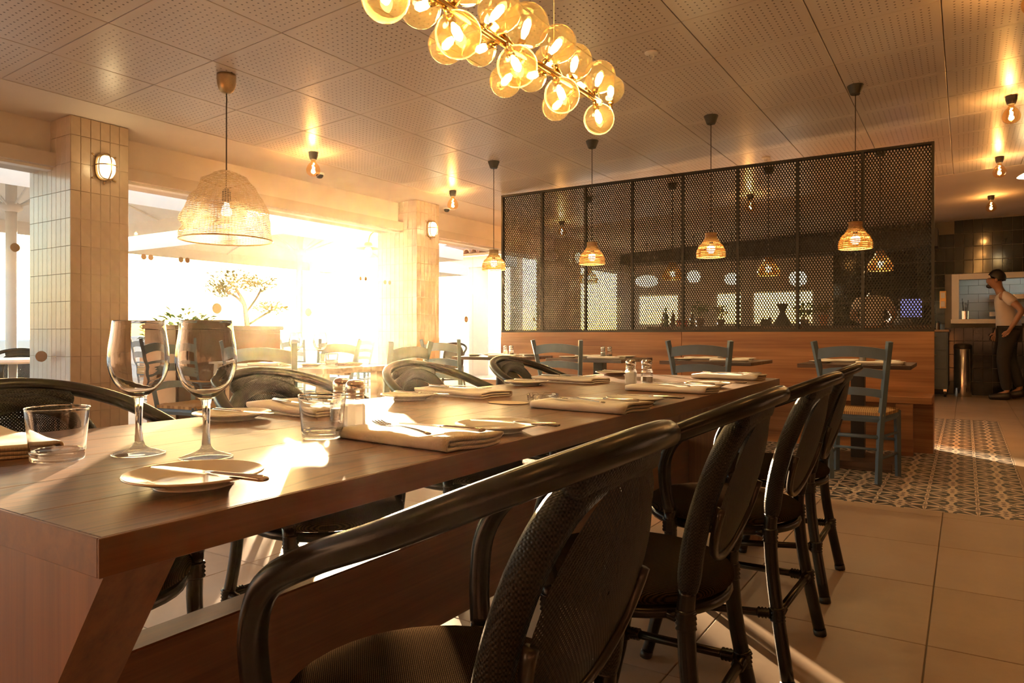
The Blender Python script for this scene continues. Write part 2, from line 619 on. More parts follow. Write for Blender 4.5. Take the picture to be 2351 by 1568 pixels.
def floor_tile_mat():
    m, nt, b = new_mat('concrete_look_tile')
    v = world_coords(nt)
    f1 = noise(nt, v, 1.1, 5, 0.6)
    f2 = noise(nt, v, 9.0, 6, 0.7)
    f = M(nt, 'ADD', M(nt, 'MULTIPLY', f1, 0.65), M(nt, 'MULTIPLY', f2, 0.35))
    oi = nt.nodes.new('ShaderNodeObjectInfo')
    f = M(nt, 'ADD', f, M(nt, 'MULTIPLY_ADD', oi.outputs['Random'], 0.10, -0.05))
    c = ramp(nt, f, [(0.3, (0.34, 0.25, 0.17)), (0.55, (0.46, 0.35, 0.245)), (0.75, (0.53, 0.42, 0.31))])
    nt.links.new(c, b.inputs['Base Color'])
    nt.links.new(M(nt, 'MULTIPLY_ADD', f2, 0.25, 0.32), b.inputs['Roughness'])
    bump(nt, b, f2, 0.08, 0.001)
    return m


MAT['floor_tile'] = floor_tile_mat()


def ceiling_mat():
    """perforated acoustic board: rows of small round holes inside a plain margin"""
    m, nt, b = new_mat('perforated_board')
    sp = nt.nodes.new('ShaderNodeSeparateXYZ')
    nt.links.new(coords(nt), sp.inputs[0])
    pitch, half = 0.0385, 0.0385 * 6.5
    d2 = None
    inside = None
    for i in (0, 1):
        u = M(nt, 'ADD', sp.outputs[i], half + pitch / 2)
        fr = M(nt, 'SUBTRACT', M(nt, 'FRACT', M(nt, 'DIVIDE', u, pitch)), 0.5)
        sq = M(nt, 'MULTIPLY', fr, fr)
        d2 = sq if d2 is None else M(nt, 'ADD', d2, sq)
        ins = M(nt, 'LESS_THAN', M(nt, 'ABSOLUTE', sp.outputs[i]), half + pitch / 2)
        inside = ins if inside is None else M(nt, 'MULTIPLY', inside, ins)
    hole = M(nt, 'MULTIPLY', M(nt, 'LESS_THAN', d2, 0.145 ** 2), inside)
    mx = nt.nodes.new('ShaderNodeMix')
    mx.data_type = 'RGBA'
    nt.links.new(hole, mx.inputs[0])
    mx.inputs[6].default_value = (0.62, 0.555, 0.51, 1)
    mx.inputs[7].default_value = (0.10, 0.075, 0.055, 1)  # shade inside the small holes, painted into the base colour
    nt.links.new(mx.outputs[2], b.inputs['Base Color'])
    b.inputs['Roughness'].default_value = 0.33
    bump(nt, b, M(nt, 'SUBTRACT', 1.0, hole), 0.5, 0.002)
    return m


MAT['perforated'] = ceiling_mat()


def encaustic_mat():
    """cement tile print: eight-petal flowers on the corners, small dark diamonds in the middle"""
    m, nt, b = new_mat('patterned_cement_tile')
    sp = nt.nodes.new('ShaderNodeSeparateXYZ')
    nt.links.new(coords(nt), sp.inputs[0])
    u = M(nt, 'DIVIDE', M(nt, 'ABSOLUTE', sp.outputs[0]), 0.125)
    v = M(nt, 'DIVIDE', M(nt, 'ABSOLUTE', sp.outputs[1]), 0.125)
    a, c = M(nt, 'SUBTRACT', 1.0, u), M(nt, 'SUBTRACT', 1.0, v)
    r = M(nt, 'SQRT', M(nt, 'ADD', M(nt, 'MULTIPLY', a, a), M(nt, 'MULTIPLY', c, c)))
    th = M(nt, 'ARCTAN2', c, a)
    pet = M(nt, 'COSINE', M(nt, 'MULTIPLY', th, 8.0))
    in_r = M(nt, 'MULTIPLY', M(nt, 'GREATER_THAN', r, 0.12), M(nt, 'LESS_THAN', r, 0.78))
    gap = M(nt, 'MULTIPLY', M(nt, 'LESS_THAN', pet, M(nt, 'MULTIPLY_ADD', r, 1.2, -0.35)), in_r)
    r2 = M(nt, 'SQRT', M(nt, 'ADD', M(nt, 'MULTIPLY', u, u), M(nt, 'MULTIPLY', v, v)))
    th2 = M(nt, 'ARCTAN2', v, u)
    pet2 = M(nt, 'COSINE', M(nt, 'MULTIPLY', th2, 8.0))
    dot = M(nt, 'LESS_THAN', M(nt, 'ADD', u, v), 0.13)
    ring = M(nt, 'MULTIPLY', M(nt, 'GREATER_THAN', r2, 0.30), M(nt, 'LESS_THAN', r2, 0.46))
    ring = M(nt, 'MULTIPLY', ring, M(nt, 'GREATER_THAN', pet2, -0.2))
    dark = M(nt, 'MAXIMUM', gap, M(nt, 'MAXIMUM', dot, ring))
    blue = M(nt, 'MULTIPLY', M(nt, 'GREATER_THAN', r, 0.78), M(nt, 'LESS_THAN', r, 0.92))
    mx = nt.nodes.new('ShaderNodeMix')
    mx.data_type = 'RGBA'
    nt.links.new(blue, mx.inputs[0])
    mx.inputs[6].default_value = (0.74, 0.62, 0.50, 1)
    mx.inputs[7].default_value = (0.07, 0.08, 0.085, 1)
    m2 = nt.nodes.new('ShaderNodeMix')
    m2.data_type = 'RGBA'
    nt.links.new(dark, m2.inputs[0])
    nt.links.new(mx.outputs[2], m2.inputs[6])
    m2.inputs[7].default_value = (0.045, 0.045, 0.045, 1)
    nt.links.new(m2.outputs[2], b.inputs['Base Color'])
    b.inputs['Roughness'].default_value = 0.5
    return m


MAT['encaustic'] = encaustic_mat()


def gauze_mat():
    """crumpled wire and linen gauze of the big shade: threads with open gaps"""
    m = bpy.data.materials.new('linen_gauze')
    m.use_nodes = True
    nt = m.node_tree
    b = nt.nodes['Principled BSDF']
    v = coords(nt)
    sp = nt.nodes.new('ShaderNodeSeparateXYZ')
    nt.links.new(v, sp.inputs[0])
    wob = noise(nt, v, 9.0, 3)
    z = M(nt, 'SINE', M(nt, 'MULTIPLY', M(nt, 'ADD', sp.outputs[2], M(nt, 'MULTIPLY', wob, 0.03)), 620))
    ang = M(nt, 'ARCTAN2', sp.outputs[1], sp.outputs[0])
    q = M(nt, 'SINE', M(nt, 'MULTIPLY', ang, 90))
    cover = M(nt, 'MAXIMUM', M(nt, 'GREATER_THAN', z, -0.15), M(nt, 'GREATER_THAN', q, 0.8))
    b.inputs['Base Color'].default_value = (0.50, 0.38, 0.24, 1)
    b.inputs['Roughness'].default_value = 0.8
    tl = nt.nodes.new('ShaderNodeBsdfTranslucent')
    tl.inputs[0].default_value = (0.55, 0.42, 0.26, 1)
    m1 = nt.nodes.new('ShaderNodeMixShader')
    m1.inputs[0].default_value = 0.4
    nt.links.new(b.outputs[0], m1.inputs[1])
    nt.links.new(tl.outputs[0], m1.inputs[2])
    tr = nt.nodes.new('ShaderNodeBsdfTransparent')
    m2 = nt.nodes.new('ShaderNodeMixShader')
    nt.links.new(cover, m2.inputs[0])
    nt.links.new(tr.outputs[0], m2.inputs[1])
    nt.links.new(m1.outputs[0], m2.inputs[2])
    nt.links.new(m2.outputs[0], nt.nodes['Material Output'].inputs['Surface'])
    return m


MAT['gauze'] = gauze_mat()

# ---------------------------------------------------------------- the setting
def ceil_z(x):
    return 2.78 + 0.044 * x


SLOPE = math.atan(0.044)

# floor: large concrete-look tiles, patterned cement tiles along the bench
floor = structure('floor', 'beige concrete look tile floor with a patterned tile area')
mb = MB()
mb.box(-6.1, 3.0, -2.0, 15.6, -0.12, -0.006)
mb.build('slab', MAT['grout'], floor)
RUG = (-4.69, 0.31, 4.50, 9.50)
_cache = {}


def slab_tile(key, w, d, h, mat, name, bev=0.0015):
    if key not in _cache:
        b_ = MB()
        b_.bbox(-w / 2, w / 2, -d / 2, d / 2, -h, 0, bev)
        _cache[key] = b_.mesh(name, mat)
    return _cache[key]


def floor_piece(x0, x1, y0, y1):
    w, d = x1 - x0 - 0.004, y1 - y0 - 0.004
    if w < 0.02 or d < 0.02:
        return
    me = slab_tile(('f', round(w, 3), round(d, 3)), w, d, 0.008, MAT['floor_tile'], 'floor_tile')
    link('floor_tile', me, floor, ((x0 + x1) / 2, (y0 + y1) / 2, 0))


for i in range(-10, 5):
    for j in range(-7, 18):
        x0, y0 = -0.10 + 0.61 * i, 2.54 + 0.61 * j
        x1, y1 = x0 + 0.61, y0 + 0.61
        x0, x1 = max(x0, -6.05), min(x1, 2.98)
        y1 = min(y1, 13.4)
        if x1 - x0 < 0.03 or y1 - y0 < 0.03:
            continue
        ax0, ax1, ay0, ay1 = RUG
        if x1 <= ax0 or x0 >= ax1 or y1 <= ay0 or y0 >= ay1:
            floor_piece(x0, x1, y0, y1)
            continue
        if y0 < ay0:
            floor_piece(x0, x1, y0, ay0)
        if y1 > ay1:
            floor_piece(x0, x1, ay1, y1)
        m0, m1 = max(y0, ay0), min(y1, ay1)
        if x0 < ax0:
            floor_piece(x0, ax0, m0, m1)
        if x1 > ax1:
            floor_piece(ax1, x1, m0, m1)
rug_me = slab_tile('rug', 0.248, 0.248, 0.008, MAT['encaustic'], 'patterned_tile', 0.001)
for i in range(20):
    for j in range(20):
        x, y = RUG[0] + 0.25 * (i + 0.5), RUG[2] + 0.25 * (j + 0.5)
        if y < 7.0 or x > -0.75:
            link('patterned_tile', rug_me, floor, (x, y, 0))
for i in range(8):                       # plain tiles where the screen hides the floor
    for j in range(4):
        floor_piece(RUG[0] + i * 0.4925, RUG[0] + (i + 1) * 0.4925, 7.0 + j * 0.625, 7.0 + (j + 1) * 0.625)

# ceiling: sloping, perforated boards with a plain margin
ceiling = structure('ceiling', 'sloping ceiling of square perforated acoustic boards')
mb = MB()


def sloped(mb_, x0, x1, y0, y1, lo, hi):
    mb_.add([(x0, y0, ceil_z(x0) + lo), (x1, y0, ceil_z(x1) + lo), (x1, y1, ceil_z(x1) + lo), (x0, y1, ceil_z(x0) + lo),
             (x0, y0, ceil_z(x0) + hi), (x1, y0, ceil_z(x1) + hi), (x1, y1, ceil_z(x1) + hi), (x0, y1, ceil_z(x0) + hi)],
            [(0, 3, 2, 1), (4, 5, 6, 7), (0, 1, 5, 4), (1, 2, 6, 5), (2, 3, 7, 6), (3, 0, 4, 7)])


sloped(mb, -6.1, 3.1, -2.1, 15.6, 0.014, 0.16)
mb.build('ceiling_slab', MAT['plaster_warm'], ceiling)
mb = MB()
sloped(mb, -6.0, -5.079, -2.0, 13.4, 0.0, 0.014)
mb.build('plaster_margin', MAT['plaster'], ceiling)
mb = MB()
sloped(mb, -5.079, 3.0, 9.475, 13.4, 0.0, 0.014)
mb.build('plaster_margin', MAT['plaster_warm'], ceiling)
b_ = MB()
b_.bbox(-0.3072, 0.3072, -0.3072, 0.3072, 0, 0.012, 0.0015)
panel_me = b_.mesh('perforated_panel', MAT['perforated'])
for i in range(-8, 5):
    for j in range(-5, 12):
        x, y = -0.11 + 0.62 * (i + 0.5), 2.03 + 0.62 * (j + 0.5)
        o = link('perforated_panel', panel_me, ceiling, (x, y, ceil_z(x)))
        o.rotation_euler = (0, -SLOPE, 0)

# window wall: lintel over the glass, tiled columns between the bays
wall_left = structure('wall_left', 'cream plaster lintel wall above the long windows')
mb = MB()
mb.box(-6.0, -5.70, -2.0, 13.5, 2.29, 2.66)
mb.build('lintel', MAT['plaster'], wall_left)
mb = MB()
mb.box(-6.0, -5.62, -2.0, 2.60, 2.19, 2.29)
mb.box(-6.0, -5.62, 3.02, 6.42, 2.19, 2.29)
mb.box(-6.0, -5.62, 6.84, 10.22, 2.19, 2.29)
mb.box(-6.0, -5.62, 10.64, 13.4, 2.19, 2.29)
tag(mb.build('trim_1', MAT['plaster_warm']), 'beige header boxes above the window glass', 'trim', kind='structure')

t_front = MB()
t_front.bbox(0, 0.006, -0.0335, 0.0335, -0.099, 0.099, 0.0015)
t_front_me = t_front.mesh('tile', MAT['beige_tile'])
t_side = MB()
t_side.bbox(-0.0325, 0.0325, -0.006, 0, -0.099, 0.099, 0.0015)
t_side_me = t_side.mesh('tile', MAT['side_tile'])
for k, (y0, y1, full) in enumerate(((2.60, 3.02, True), (6.42, 6.84, True), (10.22, 10.64, False))):
    col = structure('column_%d' % (k + 1), ['tiled column beside the brass pendant with a bulkhead lamp', 'tiled column between the two window bays',
                                             'far tiled column behind the mesh screen'][k])
    mb = MB()
    mb.box(-6.03, -5.416, y0 + 0.006, y1, 0.0, ceil_z(-5.45) - 0.001)
    mb.build('core', MAT['tile_grout'], col)
    for r_ in range(13):
        zc = 0.1 + 0.2 * r_ if r_ < 12 else 2.469
        sz = 1.0 if r_ < 12 else 0.68
        for c_ in range(6):
            link('tile', t_front_me, col, (-5.416, y0 + 0.035 + 0.07 * c_, zc)).scale = (1, 1, sz)
        if full:
            for c_ in range(9):
                x = -5.449 - 0.0675 * c_
                link('tile', t_side_me, col, (x, y0 + 0.006, zc)).scale = (1, 1, sz)


def window(idx, y0, y1, n, stickers):
    w = structure('window_%d' % idx, ['frameless sliding glass beside the first column', 'long frameless sliding glass in front of the low sun',
                                      'frameless sliding glass beside the screen', 'far sliding glass behind the screen'][idx - 1])
    wd = (y1 - y0) / n
    for i in range(n):
        mb_ = MB()
        off = 0.012 * (i % 2)
        mb_.box(-5.716 - off, -5.706 - off, y0 + wd * i + 0.002, y0 + wd * (i + 1) + 0.002, 0.03, 2.195)
        mb_.build('pane', MAT['window_glass'], w)
    mb_ = MB()
    mb_.box(-5.75, -5.67, y0, y1, 0.0, 0.03)
    mb_.build('bottom_track', MAT['steel'], w)
    mb_ = MB()
    mb_.box(-5.75, -5.67, y0, y1, 2.17, 2.19)
    mb_.build('top_track', MAT['white'], w)
    for (y, z, r) in stickers:
        mb_ = MB()
        mb_.prism([(y + r * math.cos(q * PI / 8), z + r * math.sin(q * PI / 8)) for q in range(16)], 'x', -5.7055, -5.7045)
        mb_.build('sticker', MAT['sticker'], w)


window(1, -1.9, 2.60, 4, [(2.37, 1.58, 0.032), (2.60 - 0.06, 0.80, 0.04)])
window(2, 3.02, 6.42, 3, [(3.31, 1.6, 0.024), (3.37, 1.6, 0.024), (3.64, 1.605, 0.024), (3.70, 1.605, 0.024), (3.99, 1.196, 0.05),
                          (5.80, 1.586, 0.024), (5.88, 1.588, 0.024), (6.20, 1.57, 0.024), (6.28, 1.57, 0.024), (5.05, 1.19, 0.045)])
window(3, 6.84, 10.22, 3, [(7.80, 1.166, 0.045), (9.6, 1.2, 0.04)])
window(4, 10.64, 13.4, 2, [])

# end walls and the side away from the windows
wall_right = structure('wall_right', 'dark wood panelled side wall')
mb = MB()
mb.box(3.0, 3.15, -2.0, 13.5, 0, 2.95)
mb.build('wall_surface', MAT['panelling'], wall_right)
wall_front = structure('wall_front', 'dark wood panelled wall behind the viewer')
mb = MB()
mb.box(-6.0, 3.15, -2.15, -2.0, 0, 2.95)
mb.build('wall_surface', MAT['panelling'], wall_front)

wall_back = structure('wall_back', 'far wall with glossy black tiles, a kitchen hatch and small windows')
mb = MB()


def wall_with_holes(mb_, x0, x1, z0, z1, ya, yb, holes):
    xs = sorted({x0, x1, *[h[0] for h in holes], *[h[1] for h in holes]})
    for a, c in zip(xs, xs[1:]):
        hh = [h for h in holes if h[0] <= a + 1e-6 and h[1] >= c - 1e-6]
        if not hh:
            mb_.box(a, c, ya, yb, z0, z1)
        else:
            mb_.box(a, c, ya, yb, z0, hh[0][2])
            mb_.box(a, c, ya, yb, hh[0][3], z1)


W_HOLES = [(-5.58, -4.68, 1.13, 1.77), (-4.0, -3.475, 1.13, 1.77), (-3.32, -2.23, 1.13, 1.77)]
wall_with_holes(mb, -6.0, -1.93, 0, 2.70, 13.4, 13.52, W_HOLES)
mb.build('plaster_wall', MAT['plaster_warm'], wall_back)
mb = MB()
HATCH = (-0.08, 1.9, 1.20, 1.83)
wall_with_holes(mb, -1.93, 3.0, 0, 2.93, 13.4, 13.5, [HATCH])
mb.build('tile_backing', MAT['dark_grout'], wall_back)
mb = MB()
mb.box(-6.0, -0.36, 12.9, 13.4, 2.34, 2.62)
mb.build('dark_beam', MAT['black_metal'], wall_back)
b_ = MB()
b_.bbox(-0.0615, 0.0615, -0.006, 0, -0.1035, 0.1035, 0.002)
bt_me = b_.mesh('tile', MAT['black_tile'])
for c_ in range(24):
    x = -1.86 + 0.127 * c_
    for r_ in range(13):
        z = 0.107 + 0.214 * r_
        if z + 0.1 > ceil_z(x) or (x > HATCH[0] - 0.13 and HATCH[2] - 0.12 < z < HATCH[3] + 0.1) or (x < -0.4 and z > 2.3):
            continue
        link('tile', bt_me, wall_back, (x, 13.4, z))
for k, (a, c, z0, z1) in enumerate(W_HOLES):
    w = structure('window_%d' % (5 + k), ['small bright far window nearest the window wall', 'narrow bright far window in the middle', 'wide bright far window next to the black tiles'][k])
    mb = MB()
    mb.box(a, c, 13.44, 13.448, z0, z1)
    mb.build('pane', MAT['window_glass'], w)
    mb = MB()
    for (p, q, s, t) in ((a, a + 0.04, z0, z1), (c - 0.04, c, z0, z1), (a + 0.04, c - 0.04, z0, z0 + 0.04), (a + 0.04, c - 0.04, z1 - 0.04, z1)):
        mb.box(p, q, 13.41, 13.49, s, t)
    mb.build('window_frame', MAT['white'], w)
tr = structure('trim_2', 'white painted frame and sill around the kitchen hatch')
mb = MB()
a, c, z0, z1 = HATCH
mb.bbox(a - 0.10, a, 13.34, 13.5, z0 - 0.02, z1 + 0.09, 0.003)
mb.bbox(a, c, 13.34, 13.5, z1, z1 + 0.09, 0.003)
mb.build('hatch_frame', MAT['white'], tr)
mb = MB()
mb.bbox(a - 0.11, c, 13.20, 13.56, z0 - 0.07, z0, 0.004)
mb.build('hatch_sill', MAT['white'], tr)

# kitchen seen through the hatch
wk = structure('wall_kitchen', 'white tiled kitchen wall behind the hatch')
mb = MB()
mb.box(-1.0, 3.0, 15.0, 15.1, 0, 2.9)
mb.box(-1.0, -0.9, 13.5, 15.0, 0, 2.9)
mb.build('backing', MAT['grout'], wk)
b_ = MB()
b_.bbox(-0.148, 0.148, -0.008, 0, -0.073, 0.073, 0.002)
kt_me = b_.mesh('tile', MAT['white_tile'])
for r_ in range(9):
    for c_ in range(8):
        link('tile', kt_me, wk, (-0.55 + 0.3 * c_ + (0.15 if r_ % 2 else 0), 15.0, 1.0 + 0.15 * r_))

# ---------------------------------------------------------------- long dining table
TX0, TX1, TY0, TY1, TZ = -1.57, -0.715, 0.37, 3.40, 0.76
table = thing('dining_table', 'long brown oak dining table with thick top and hourglass trestle legs', 'table', ((TX0 + TX1) / 2, (TY0 + TY1) / 2, 0))
hw, hl = (TX1 - TX0) / 2, (TY1 - TY0) / 2
top = MB()
top.box(-hw + 0.004, hw - 0.004, -hl + 0.004, hl - 0.004, 0.722, 0.752)
top.build('top_core', MAT['table_edge'], table)
pw = 2 * hw / 5
g_ = 0.004
for i in range(5):
    x0_, x1_ = -hw + pw * i + (g_ if i == 0 else 0.0004), -hw + pw * (i + 1) - (g_ if i == 4 else 0.0004)
    for (a, c) in ((-hl + g_, -0.42), (-0.42, hl - g_)) if i % 2 else ((-hl + g_, 0.61), (0.61, hl - g_)):
        p = MB()
        p.bbox(x0_ - (x0_ + x1_) / 2, x1_ - (x0_ + x1_) / 2, a + 0.0003, c - 0.0003, 0.752, 0.76, 0.0006)
        p.build('plank', MAT['table_wood'], table, loc=((x0_ + x1_) / 2, 0, 0))
for sx in (-1, 1):
    e = MB()
    e.bbox(min(sx * hw, sx * (hw - g_)), max(sx * hw, sx * (hw - g_)), -hl, hl, 0.72, 0.7598, 0.0008)
    e.build('edge_band', MAT['table_edge'], table)
    e = MB()
    e.bbox(-hw + g_, hw - g_, min(sx * hl, sx * (hl - g_)), max(sx * hl, sx * (hl - g_)), 0.72, 0.7598, 0.0008)
    e.build('edge_band', MAT['table_edge'], table)
for sy in (-1, 1):
    l_ = MB()
    poly = [(-hw + 0.06, 0.0), (-hw + 0.06, 0.035), (-0.19, 0.40), (-hw + 0.012, 0.72), (hw - 0.012, 0.72), (0.19, 0.40), (hw - 0.06, 0.035), (hw - 0.06, 0.0), (0.26, 0.0), (0.10, 0.16), (-0.10, 0.16), (-0.26, 0.0)]
    y0 = sy * (hl - 0.012)
    y1 = sy * (hl - 0.09)
    l_.prism(poly[::-1], 'y', min(y0, y1), max(y0, y1))
    l_.build('trestle_leg', MAT['leg_wood'], table)
s_ = MB()
s_.bbox(-0.035, 0.035, -hl + 0.09, hl - 0.09, 0.23, 0.46, 0.003)
s_.build('stretcher', MAT['table_edge'], table)


# ---------------------------------------------------------------- black cane armchairs
def make_armchair():
    t = thing('cane_armchair', 'x', 'chair', group='black cane armchairs at the long table')
    # bent arm and back rail running into the front posts
    half = [(-0.105, 0.228, 0.44), (-0.116, 0.240, 0.52), (-0.11, 0.250, 0.60), (-0.07, 0.261, 0.664), (0.01, 0.268, 0.708), (0.11, 0.256, 0.748),
            (0.205, 0.212, 0.790), (0.278, 0.128, 0.822), (0.308, 0.0, 0.836)]
    path = [(x, -y, z) for x, y, z in half] + [(x, y, z) for x, y, z in half[-2::-1]]
    b = MB()
    b.tube(spline(path, 6), 0.0185, 12)
    b.build('arm_rail', MAT['black_tube'], t, True)
    # wrapped bar that ties the top of the back to the rail
    path2 = [(0.256, -0.125, 0.792), (0.270, -0.07, 0.803), (0.278, 0, 0.808), (0.270, 0.07, 0.803), (0.256, 0.125, 0.792)]
    b = MB()
    b.tube(spline(path2, 5), [0.009] + [0.02] * 19 + [0.009], 8, flat=(0.8, 1.1))
    b.build('backrest_tie', MAT['frame_weave'], t, True)
    for s in (-1, 1):
        b = MB()
        b.tube(spline([(-0.105, s * 0.228, 0.445), (-0.11, s * 0.222, 0.3), (-0.145, s * 0.235, 0.12), (-0.175, s * 0.245, 0.0)], 4), [0.0185] * 4 + [0.018] * 5 + [0.0165] * 4, 10)
        b.build('leg', MAT['black_tube'], t, True)
        b = MB()
        b.tube(spline([(0.168, s * 0.166, 0.46), (0.166, s * 0.172, 0.40), (0.18, s * 0.182, 0.25), (0.225, s * 0.212, 0.0)], 4), 0.018, 10)
        b.build('leg', MAT['black_tube'], t, True)
        b = MB()
        b.tube([(0.2245, s * 0.2117, 0.0), (0.221, s * 0.2093, 0.02)], 0.0195, 10)
        b.build('foot_cap', MAT['black_metal'], t, True)
        b = MB()
        b.tube([(-0.1755, s * 0.2452, 0.0), (-0.171, s * 0.2435, 0.02)], 0.018, 10)
        b.build('foot_cap', MAT['black_metal'], t, True)
    # back: hoop wrapped in weave, woven panel closed by a round cane edging below
    hoop_pts = [(0.168, 0.165, 0.455), (0.178, 0.164, 0.54), (0.196, 0.162, 0.62), (0.222, 0.146, 0.705), (0.246, 0.098, 0.770), (0.262, 0.0, 0.798)]
    hp = spline([(x, -y, z) for x, y, z in hoop_pts] + [(x, y, z) for x, y, z in hoop_pts[-2::-1]], 5)
    b = MB()
    b.tube(hp, [0.019, 0.022] + [0.0235] * (len(hp) - 4) + [0.022, 0.019], 10)
    b.build('backrest_frame', MAT['frame_weave'], t, True)

    def oval(a):
        z = 0.637 - 0.152 * math.cos(a)
        y = 0.158 * math.sin(a) * (1 - 0.10 * (z - 0.637) / 0.15)
        x = 0.168 + 0.10 * (z - 0.455) / 0.337 + 0.012
        return Vector((x, y, z))
    b = MB()
    vv, ff = [], []
    n, rings = 36, 5
    for i in range(rings + 1):
        q = max(i / rings, 0.02)
        for k in range(n):
            pt = Vector((0.238, 0, 0.637)).lerp(oval(2 * PI * k / n), q)
            pt.x += 0.012 * (1 - q * q)
            vv.append(pt)
    for i in range(rings):
        for k in range(n):
            k2 = (k + 1) % n
            ff.append((i * n + k, i * n + k2, (i + 1) * n + k2, (i + 1) * n + k))
    b.add(vv, ff)
    b.build('backrest', MAT['back_weave'], t, True)
    b = MB()
    b.tube([oval(a) * 1.0 + Vector((0.004, 0, 0.004)) for a in [(-1.45 + 2.9 * k / 24) for k in range(25)]], 0.0075, 6, flat=(1, 1.3))
    b.build('cane_edging', MAT['cane_trim'], t, True)
    # seat
    b = MB()
    prof = [(0.001, 0.462), (0.10, 0.462), (0.17, 0.459), (0.212, 0.450), (0.226, 0.435), (0.218, 0.420), (0.17, 0.414), (0.001, 0.414)]
    b.lathe(prof_spline(prof, 3), 36, (-0.02, 0, 0), sx=1.02)
    b.build('seat', MAT['black_weave'], t, True)
    b = MB()
    b.ring([(-0.02 + 0.215 * math.cos(2 * PI * k / 36), 0.205 * math.sin(2 * PI * k / 36), 0.402) for k in range(36)], 0.014, 8)
    b.build('seat_ring', MAT['black_tube'], t, True)
    # stretchers with bound joints
    fl, fr_, bl, br = (-0.134, -0.231, 0.17), (-0.134, 0.231, 0.17), (0.19, -0.189, 0.19), (0.19, 0.189, 0.19)
    for (p, q) in ((bl, br), (fl, fr_), (fl, bl), (fr_, br)):
        b = MB()
        b.tube([p, q], 0.0115, 8)
        s = b.build('stretcher', MAT['black_tube'], t, True)
        P, Q = Vector(p), Vector(q)
        for e, f in ((P, Q), (Q, P)):
            b = MB()
            d = (f - e).normalized()
            b.tube([e + d * (0.017 + 0.0045 * k) for k in range(9)], [0.0125 if k % 2 == 0 else 0.0165 for k in range(9)], 8)
            b.build('binding', MAT['black_tube'], s, True)
    for s in (-1, 1):
        for (x, y, z) in ((0.166, s * 0.172, 0.40), (-0.108, s * 0.225, 0.40), (0.19, s * 0.189, 0.19), (-0.134, s * 0.231, 0.17)):
            b = MB()
            b.tube([(x, y, z - 0.02 + 0.005 * k) for k in range(9)], [0.0192 if k % 2 == 0 else 0.0228 for k in range(9)], 8)
            b.build('binding', MAT['black_tube'], t, True)
    for s in (-1, 1):
        for (p, q) in (((0.166, s * 0.172, 0.398), (0.10, s * 0.15, 0.402)), ((-0.108, s * 0.224, 0.398), (-0.09, s * 0.185, 0.402))):
            b = MB()
            b.tube([p, q], 0.011, 6)
            b.build('seat_bracket', MAT['black_tube'], t, True)
    return t


arm0 = make_armchair()
near_y = (0.815, 1.53, 2.24, 2.955)
near_lab = ['black cane armchair in front with the sunlit woven seat, facing the windows',
            'black cane armchair second along the table side facing the windows, behind the sunlit seat',
            'black cane armchair third along the table side facing the windows',
            'black cane armchair facing the windows at the table end by the patterned tiles']
far_lab = ['black cane armchair behind the wide tumbler and wine glasses, its back to the windows',
           'black cane armchair behind the sunlit salt shaker, its back to the windows',
           'black cane armchair third along the window side, behind the small plate and napkin',
           'black cane armchair at the far end of the window side, next to the screen bench']
jit_n = [(-0.626, 0.0), (-0.632, 0.02), (-0.62, -0.03), (-0.65, 0.02)]
jit_f = [(-1.655, 0.0), (-1.655, 0.04), (-1.665, -0.03), (-1.66, 0.02)]
far_y = (0.80, 1.52, 2.26, 3.00)
for i in range(4):
    if i == 0:
        arm0.location = (jit_n[0][0], near_y[0], 0)
        arm0['label'] = near_lab[0]
    else:
        dup(arm0, (jit_n[i][0], near_y[i], 0), jit_n[i][1], near_lab[i])
for i in range(4):
    dup(arm0, (jit_f[i][0], far_y[i], 0), PI + jit_f[i][1], far_lab[i])


